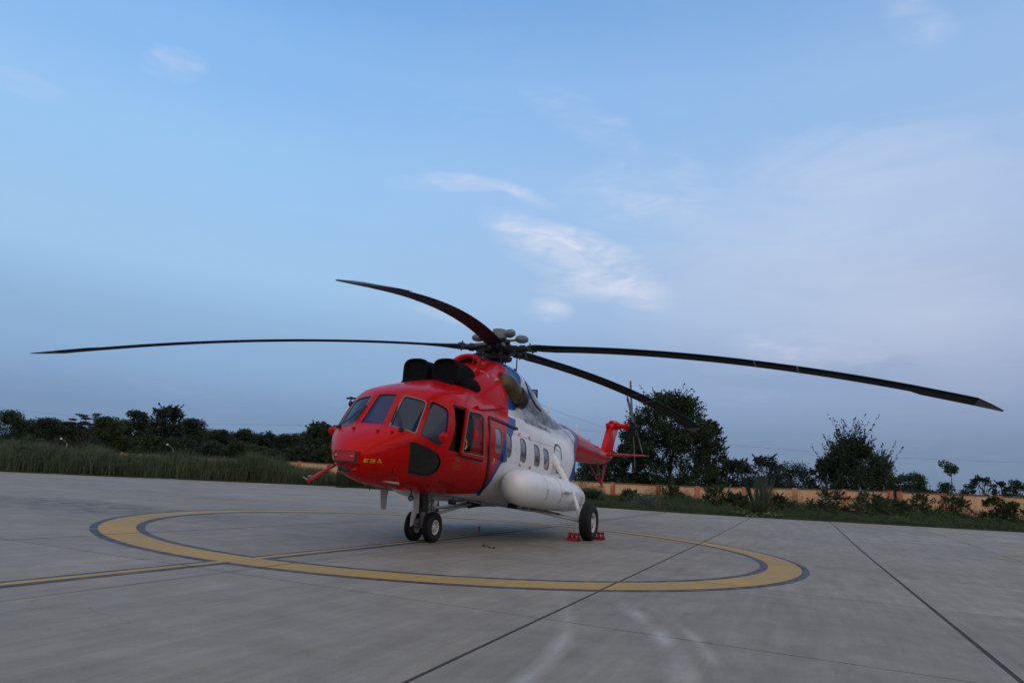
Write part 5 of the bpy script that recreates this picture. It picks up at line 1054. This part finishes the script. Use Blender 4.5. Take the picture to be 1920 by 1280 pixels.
ubl = ['shrubs at the left picture edge', 'below the leftmost round tree', 'below the dip beside the acacia', 'under the feathery acacia', 'under the yellow-green tree', 'left of the tall airy tree foot', 'under the tall airy tree', 'under the sloping dark tree', 'at the start of the low treeline', 'under the low run of treeline', 'under the knobbly dark tree', 'before the treeline gap', 'under the leafy tree by the nose', 'behind the helicopter nose']
for k, (px, yt, hw) in enumerate(UB): plant(px, 74 + (k * 5) % 7, yt, hw, 'dark thicket ' + ubl[k], 'thicket under the left treeline', [LF_DARK, LF_MID, LF_DARK, LF_BLUE][k % 4], 'bush', 4200, .26, crown0=.0, cat='shrub', name='thicket')
TR = [(1250, 60, 737, 99, 'big broad leafy tree behind the tail rotor', LF_DARK, 'big', 26000, .23), (1190, 63, 775, 42, 'lower left arm of foliage beside the big broad tree', LF_DARK, 'big', 7000, .22), (1328, 62, 782, 38, 'smaller bushy tree leaning right out of the big broad tree', LF_MID, 'big', 8000, .22), (1105, 66, 862, 46, 'dark tree under the tail boom', LF_DARK, 'round', 5000, .24), (1150, 64, 846, 34, 'dark bush under the stabilizer', LF_DARK, 'round', 4500, .22),
      (1378, 64, 862, 48, 'grey-green thorny bush just right of the big tree', LF_BLUE, 'airy', 4500, .2), (1428, 66, 857, 56, 'wide grey-green bush with whippy shoots', LF_BLUE, 'airy', 8000, .2), (1488, 70, 870, 50, 'low round dark bush left of the spiky tree', LF_DARK, 'round', 4500, .22),
      (1604, 60, 829, 92, 'spiky upright tree with long shoots above the wall', LF_DARK, 'spiky', 17000, .2), (1552, 61, 858, 42, 'left lower side of foliage beside the spiky tree', LF_DARK, 'airy', 5000, .2), (1655, 62, 866, 42, 'side shoots leaning right from the spiky tree', LF_DARK, 'spiky', 4500, .2), (1712, 78, 888, 38, 'smooth dark rounded bush right of the spiky tree', LF_DARK, 'round', 4200, .26), (1678, 74, 892, 18, 'small bush in the gap before the smooth dark bush', LF_DARK, 'round', 1800, .24),
      (1778, 80, 905, 26, 'low dark bush at the foot of the lone thin tree', LF_DARK, 'round', 2200, .24), (1845, 60, 897, 34, 'sparse bush with separate black leaves', LF_DARK, 'thin', 600, .2), (1820, 72, 906, 20, 'dark bush left of the sparse bush', LF_DARK, 'round', 900, .22), (1880, 62, 904, 24, 'thin bush with a few leaves near the right edge', LF_DARK, 'thin', 500, .2), (1912, 76, 900, 26, 'rounded bush at the right picture edge', LF_DARK, 'round', 2500, .24)]
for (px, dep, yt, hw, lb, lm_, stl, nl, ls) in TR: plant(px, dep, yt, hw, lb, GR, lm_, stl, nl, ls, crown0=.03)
plant(1785, 64, 862, 17, 'lone thin-stemmed tree with a small ball of leaves', GR, LF_MID, 'pom', 520, .26, trunk=.05)
# far wood closing the gaps
R_ = np.random.default_rng(5); Cs = []; T = []
for y in np.arange(-190, 110, 3.2):
    x = -112 + 8 * math.sin(y * .07); g_ = G(x, y); hh = 6.2 + 1.0 * math.sin(y * .11) + R_.uniform(-.6, .6) if y < -40 else 2.2 + .8 * math.sin(y * .3) + R_.uniform(-.5, .5)
    n = 620; d = R_.normal(size=(n, 3)); d /= np.linalg.norm(d, axis=1, keepdims=True); Cs.append(np.array([x, y, g_ + hh * .5]) + d * R_.uniform(.3, 1, (n, 1)) ** .5 * np.array([2.5, 3.0, hh * .55])); T.append(np.clip(R_.normal(size=n) * .2 + .35, 0, 1))
Cs = np.concatenate(Cs); V, F = leafcloud(Cs, None, np.array([0, 0, .4]), .55, 1.5); o = link('far_wood', npmesh('far_wood', V, F, np.concatenate(T)), LF_BLUE); tag(o, 'distant dark wood seen through the gaps in the treeline', 'wood', kind='stuff')
# grass
def blades(P, h, w_, lean, name, matl, label, tint=None, kind='stuff', seg=2, cat='grass'):
    n = len(P); az = rng.uniform(0, 2 * PI, n); dx = np.stack([np.cos(az), np.sin(az), np.zeros(n)], 1); ln = lean * rng.uniform(-1, 1, (n, 1)) * h[:, None]; la = rng.uniform(0, 2 * PI, n); ld = np.stack([np.cos(la), np.sin(la), np.zeros(n)], 1)
    top = P + np.stack([np.zeros(n), np.zeros(n), h], 1) + ld * ln; mid = P + np.stack([np.zeros(n), np.zeros(n), h * .55], 1) + ld * ln * .3; wd = (w_ * rng.uniform(.6, 1.4, n))[:, None]
    V = np.stack([P - dx * wd, P + dx * wd, mid + dx * wd * .8, top, mid - dx * wd * .8], 1).reshape(-1, 3); F = np.arange(5 * n).reshape(n, 5)
    me = npmesh(name, V, F, tint if tint is not None else np.clip(rng.normal(.45, .2, n), 0, 1)); o = link(name, me, matl)
    if label: tag(o, label, cat, kind=kind)
    return o
def vnoise(y, s, ph=0): return math.sin(y * s + ph) * .5 + math.sin(y * s * 2.3 + ph * 1.7) * .3 + math.sin(y * s * 5.1 + ph * .6) * .2
def field(n, y0, y1, d0, d1, hf, w_, lean, name, matl, label, pw=1.0):
    y = rng.uniform(y0, y1, n); d = d0 + (d1 - d0) * rng.uniform(0, 1, n) ** pw; x = np.array([edge_x(v) for v in y]) - d; P = np.stack([x, y, gz(x, y) + .03], 1); h = np.array([hf(a, b_) for a, b_ in zip(y, d)]) * rng.uniform(.45, 1.15, n)
    hb = np.array([math.sin(a * 1.1 + b_ * .9) * math.sin(a * .37 - b_ * .6) for a, b_ in zip(y, d)]); tint = np.clip(.42 + .20 * hb + rng.normal(0, .16, n), 0, 1); return blades(P, h, w_, lean, name, matl, label, tint)
field(95000, -12, 34, .15, 12.5, lambda y, d: .15 + .055 * d * (1 + .6 * vnoise(y, .8, d * .2)) if d > 1.0 else .15, .028, .4, 'verge_grass', LF_GRASS, 'low unmown grass verge between the apron and the ochre wall')
field(30000, -30, -10, .15, 11, lambda y, d: (.25 + .10 * min(d, 6)) * (1 + .25 * vnoise(y, .9, 2)), .030, .35, 'mid_grass', LF_GRASS, 'knee-high grass beyond the apron behind the helicopter nose')
GTOP = [(-400, 800), (-200, 814), (0, 827), (80, 832), (130, 838), (190, 838), (250, 845), (330, 846), (400, 854), (470, 852), (520, 862), (560, 868), (600, 878), (650, 892), (800, 905)]
def tallh(y, d):
    x = edge_x(y) - d; q = Vector((x, y, G(x, y))) - CAM; dep = q.dot(CF)
    if dep < 5: return 1.5
    px = 960 + FOC * q.dot(CR) / dep; by = 640 - FOC * q.dot(CU) / dep; h = max(.35, (by - float(np.interp(px, [a for a, _ in GTOP], [c for _, c in GTOP]))) * dep / FOC)
    return h * .93 * (.55 + .45 * min(1, d / 2.5)) * (1 + .10 * vnoise(y, .7, 1) + .16 * vnoise(y, 1.7, d * .8))
field(70000, -74, -18, .25, 8, tallh, .026, .42, 'tall_grass', LF_TALL, 'tall feathery grass thicket along the left apron edge', .8)
field(14000, -74, 34, -.12, .5, lambda y, d: .10, .02, .6, 'edge_weeds', LF_GRASS, 'short weeds creeping over the apron edge')
def flecks(n, y0, y1, d0, d1, hf, sz, name, matl, label, pw=1.0, up=.45):
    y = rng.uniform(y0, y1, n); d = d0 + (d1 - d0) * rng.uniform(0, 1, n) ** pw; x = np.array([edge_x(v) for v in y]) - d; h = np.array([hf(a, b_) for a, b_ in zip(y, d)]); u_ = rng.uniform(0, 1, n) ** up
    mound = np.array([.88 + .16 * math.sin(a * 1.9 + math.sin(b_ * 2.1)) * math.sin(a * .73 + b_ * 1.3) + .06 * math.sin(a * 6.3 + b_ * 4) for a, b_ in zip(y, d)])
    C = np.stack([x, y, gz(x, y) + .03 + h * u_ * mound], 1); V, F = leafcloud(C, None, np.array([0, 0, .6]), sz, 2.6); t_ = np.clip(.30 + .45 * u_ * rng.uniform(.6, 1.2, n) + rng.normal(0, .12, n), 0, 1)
    tag(link(name, npmesh(name, V, F, t_), matl), label, 'weeds', kind='stuff')
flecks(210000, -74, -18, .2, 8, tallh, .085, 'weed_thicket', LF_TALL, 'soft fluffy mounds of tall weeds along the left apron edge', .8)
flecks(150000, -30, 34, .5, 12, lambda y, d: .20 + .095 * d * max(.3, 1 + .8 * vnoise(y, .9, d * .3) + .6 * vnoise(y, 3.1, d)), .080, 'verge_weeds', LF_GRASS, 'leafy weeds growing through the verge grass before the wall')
# single shrubs and clumps in front of the wall
SH = [(1108, 46, 925, 20, 'dark leafy shrub under the tail skid', LF_DARK), (1208, 43, 930, 30, 'pale flowering shrub low in the verge below the tail', LF_PALE), (1262, 48, 915, 22, 'green shrub reaching the wall coping left of the reed clump', LF_MID), (1340, 46, 912, 26, 'tall green shrub against the wall behind the ring', LF_MID), (1385, 46, 930, 26, 'dark spreading shrub left of the pale reed clump', LF_DARK), (1458, 46, 932, 24, 'dark shrub just right of the pale reed clump', LF_DARK),
      (1560, 44, 926, 38, 'dense dark shrub in front of the wall below the spiky tree', LF_DARK), (1632, 45, 928, 32, 'loose green shrub left of the black post', LF_MID), (1655, 46, 935, 22, 'small green shrub beside the black post', LF_MID), (1728, 45, 928, 18, 'upright weed bush right of the black post', LF_MID), (1790, 44, 938, 36, 'sprawling green shrub with shoots before the fourth bay from the right', LF_MID), (1866, 43, 934, 20, 'dark round shrub against the last orange pilaster', LF_DARK), (1905, 42, 945, 24, 'green shrub at the right picture edge', LF_MID), (1180, 47, 922, 18, 'thin green shrub left of the pale flowering shrub', LF_MID),
      (1690, 45, 940, 22, 'low green shrub at the foot of the paired pilasters', LF_MID), (520, 62, 850, 20, 'grey-green shrub on top of the tall grass left of the bare wall stretch', LF_MID), (250, 64, 838, 24, 'yellowish shrub rising out of the tall grass', LF_YEL), (655, 58, 880, 22, 'green shrub below the helicopter nose probe', LF_MID)]
for (px, dep, yt, hw, lb, lm_) in SH: plant(px, dep, yt, hw * 1.45, lb, 'shrubs in the verge', LF_MID if (lm_ is LF_DARK and px % 2) else lm_, 'thin' if lm_ is not LF_PALE else 'bush', 1700, .12, crown0=.0, cat='shrub', name='shrub', trunk=.03)
def clump(px, dep, ytop, hw, n, label, matl, w_=.014, lean=.35):
    base, by = column(px, dep); H = (by - ytop) * dep / FOC; R0 = hw * dep / FOC; a = rng.uniform(0, 2 * PI, n); r_ = R0 * .35 * rng.uniform(0, 1, n) ** .5; P = np.stack([r_ * np.cos(a), r_ * np.sin(a), np.zeros(n)], 1); h = H * rng.uniform(.35, 1.05, n)
    o = blades(P, h, w_, lean, 'reed_clump', matl, None); o.location = base; tag(o, label, 'reed', 'reed clumps in the verge'); return o
clump(1430, 44, 880, 34, 420, 'tall pale reed clump with long thin blades before the wall', LF_PALE, .009, .42)
clump(1422, 41, 935, 30, 500, 'green tussock at the foot of the tall pale reeds', LF_GRASS, .02, .6)
clump(905 - 210, 60, 862, 20, 300, 'reed clump beneath the helicopter nose', LF_PALE, .014, .4); clump(515, 60, 845, 14, 220, 'thin reed tuft right of the yellowish wall stretch', LF_PALE, .012, .35); clump(640, 56, 878, 30, 500, 'reed clump between the pitot probe and the wall', LF_MID, .016, .4)
for k, (px, dep) in enumerate([(1408, 39), (1448, 40)]):
    base, by = column(px, dep); Cn = rng.normal(size=(40, 3)) * np.array([.35, .35, .07]) + np.array([0, 0, .2]); V, F = leafcloud(Cn, None, np.array([0, 0, 1.5]), .16, 1.4); o = link('pale_weed', npmesh('pale_weed', V, F, np.full(40, .9)), m_leaf('lime_weed', (.07, .10, .025), (.15, .19, .05))); o.location = base
    tag(o, ['lime-green weed left of the reed clump foot', 'lime-green weed right of the reed clump foot'][k], 'weed', 'lime-green weeds')
# ------------------------------------------------------------------ lamps and power lines
for k, (px, dep, hy, bx) in enumerate([(117, 70, 822, 104), (318, 72, 833, 305)]):
    base, by = column(px, dep); m_ = dep / FOC; H = (by - (hy + 9)) * m_; o = tag(empty('garden_lamp', base), ['white gooseneck lamp above the tall grass under the acacia', 'white gooseneck lamp above the tall grass under the airy tree'][k], 'lamp', 'gooseneck lamps along the wall')
    side = CR.copy(); side.z = 0; side.normalize(); dx = (bx - px) * m_; b = bmesh.new(); add_tube(b, [(0, 0, 0), (0, 0, H)], .05, 8); bobj('post', b, M_GREY if k == 0 else M_GREYD, o)
    b = bmesh.new(); add_tube(b, [Vector((0, 0, H - .1)), side * dx * .5 + Vector((0, 0, H + .28)), side * dx + Vector((0, 0, H + .42))], .025, 6); bobj('arm', b, M_GREYD, o)
    b = bmesh.new(); lathe(b, [(0, 0), (.0, .08), (.06, .11), (.14, .08), (.17, 0)], side * dx + Vector((0, 0, H + .34)), (0, 0, 1), 12); bobj('lamp_shade', clean(b), M_WHITE, o, True)
def wire(P, label):
    pts = [CAM + ray(px, py) * dep for px, py, dep in P]; q = []
    for a, c in zip(pts, pts[1:]): q += [a.lerp(c, k / 6) for k in range(6)]
    b = bmesh.new(); add_tube(b, q + [pts[-1]], .013, 5); tag(bobj('power_line', b, M_GREYD), label, 'cable', 'overhead power lines')
wire([(-200, 742, 120), (0, 765, 118), (160, 782, 116), (370, 794, 112), (620, 798, 108), (900, 799, 104), (1060, 803, 101), (1160, 812, 98), (1370, 834, 93), (1640, 856, 88), (1920, 867, 83), (2100, 872, 80)], 'lower thin power line crossing the whole sky above the trees')
wire([(840, 690, 112), (1000, 752, 106), (1060, 777, 104), (1130, 800, 101), (1220, 828, 98)], 'upper thin power line sloping down behind the tail boom')
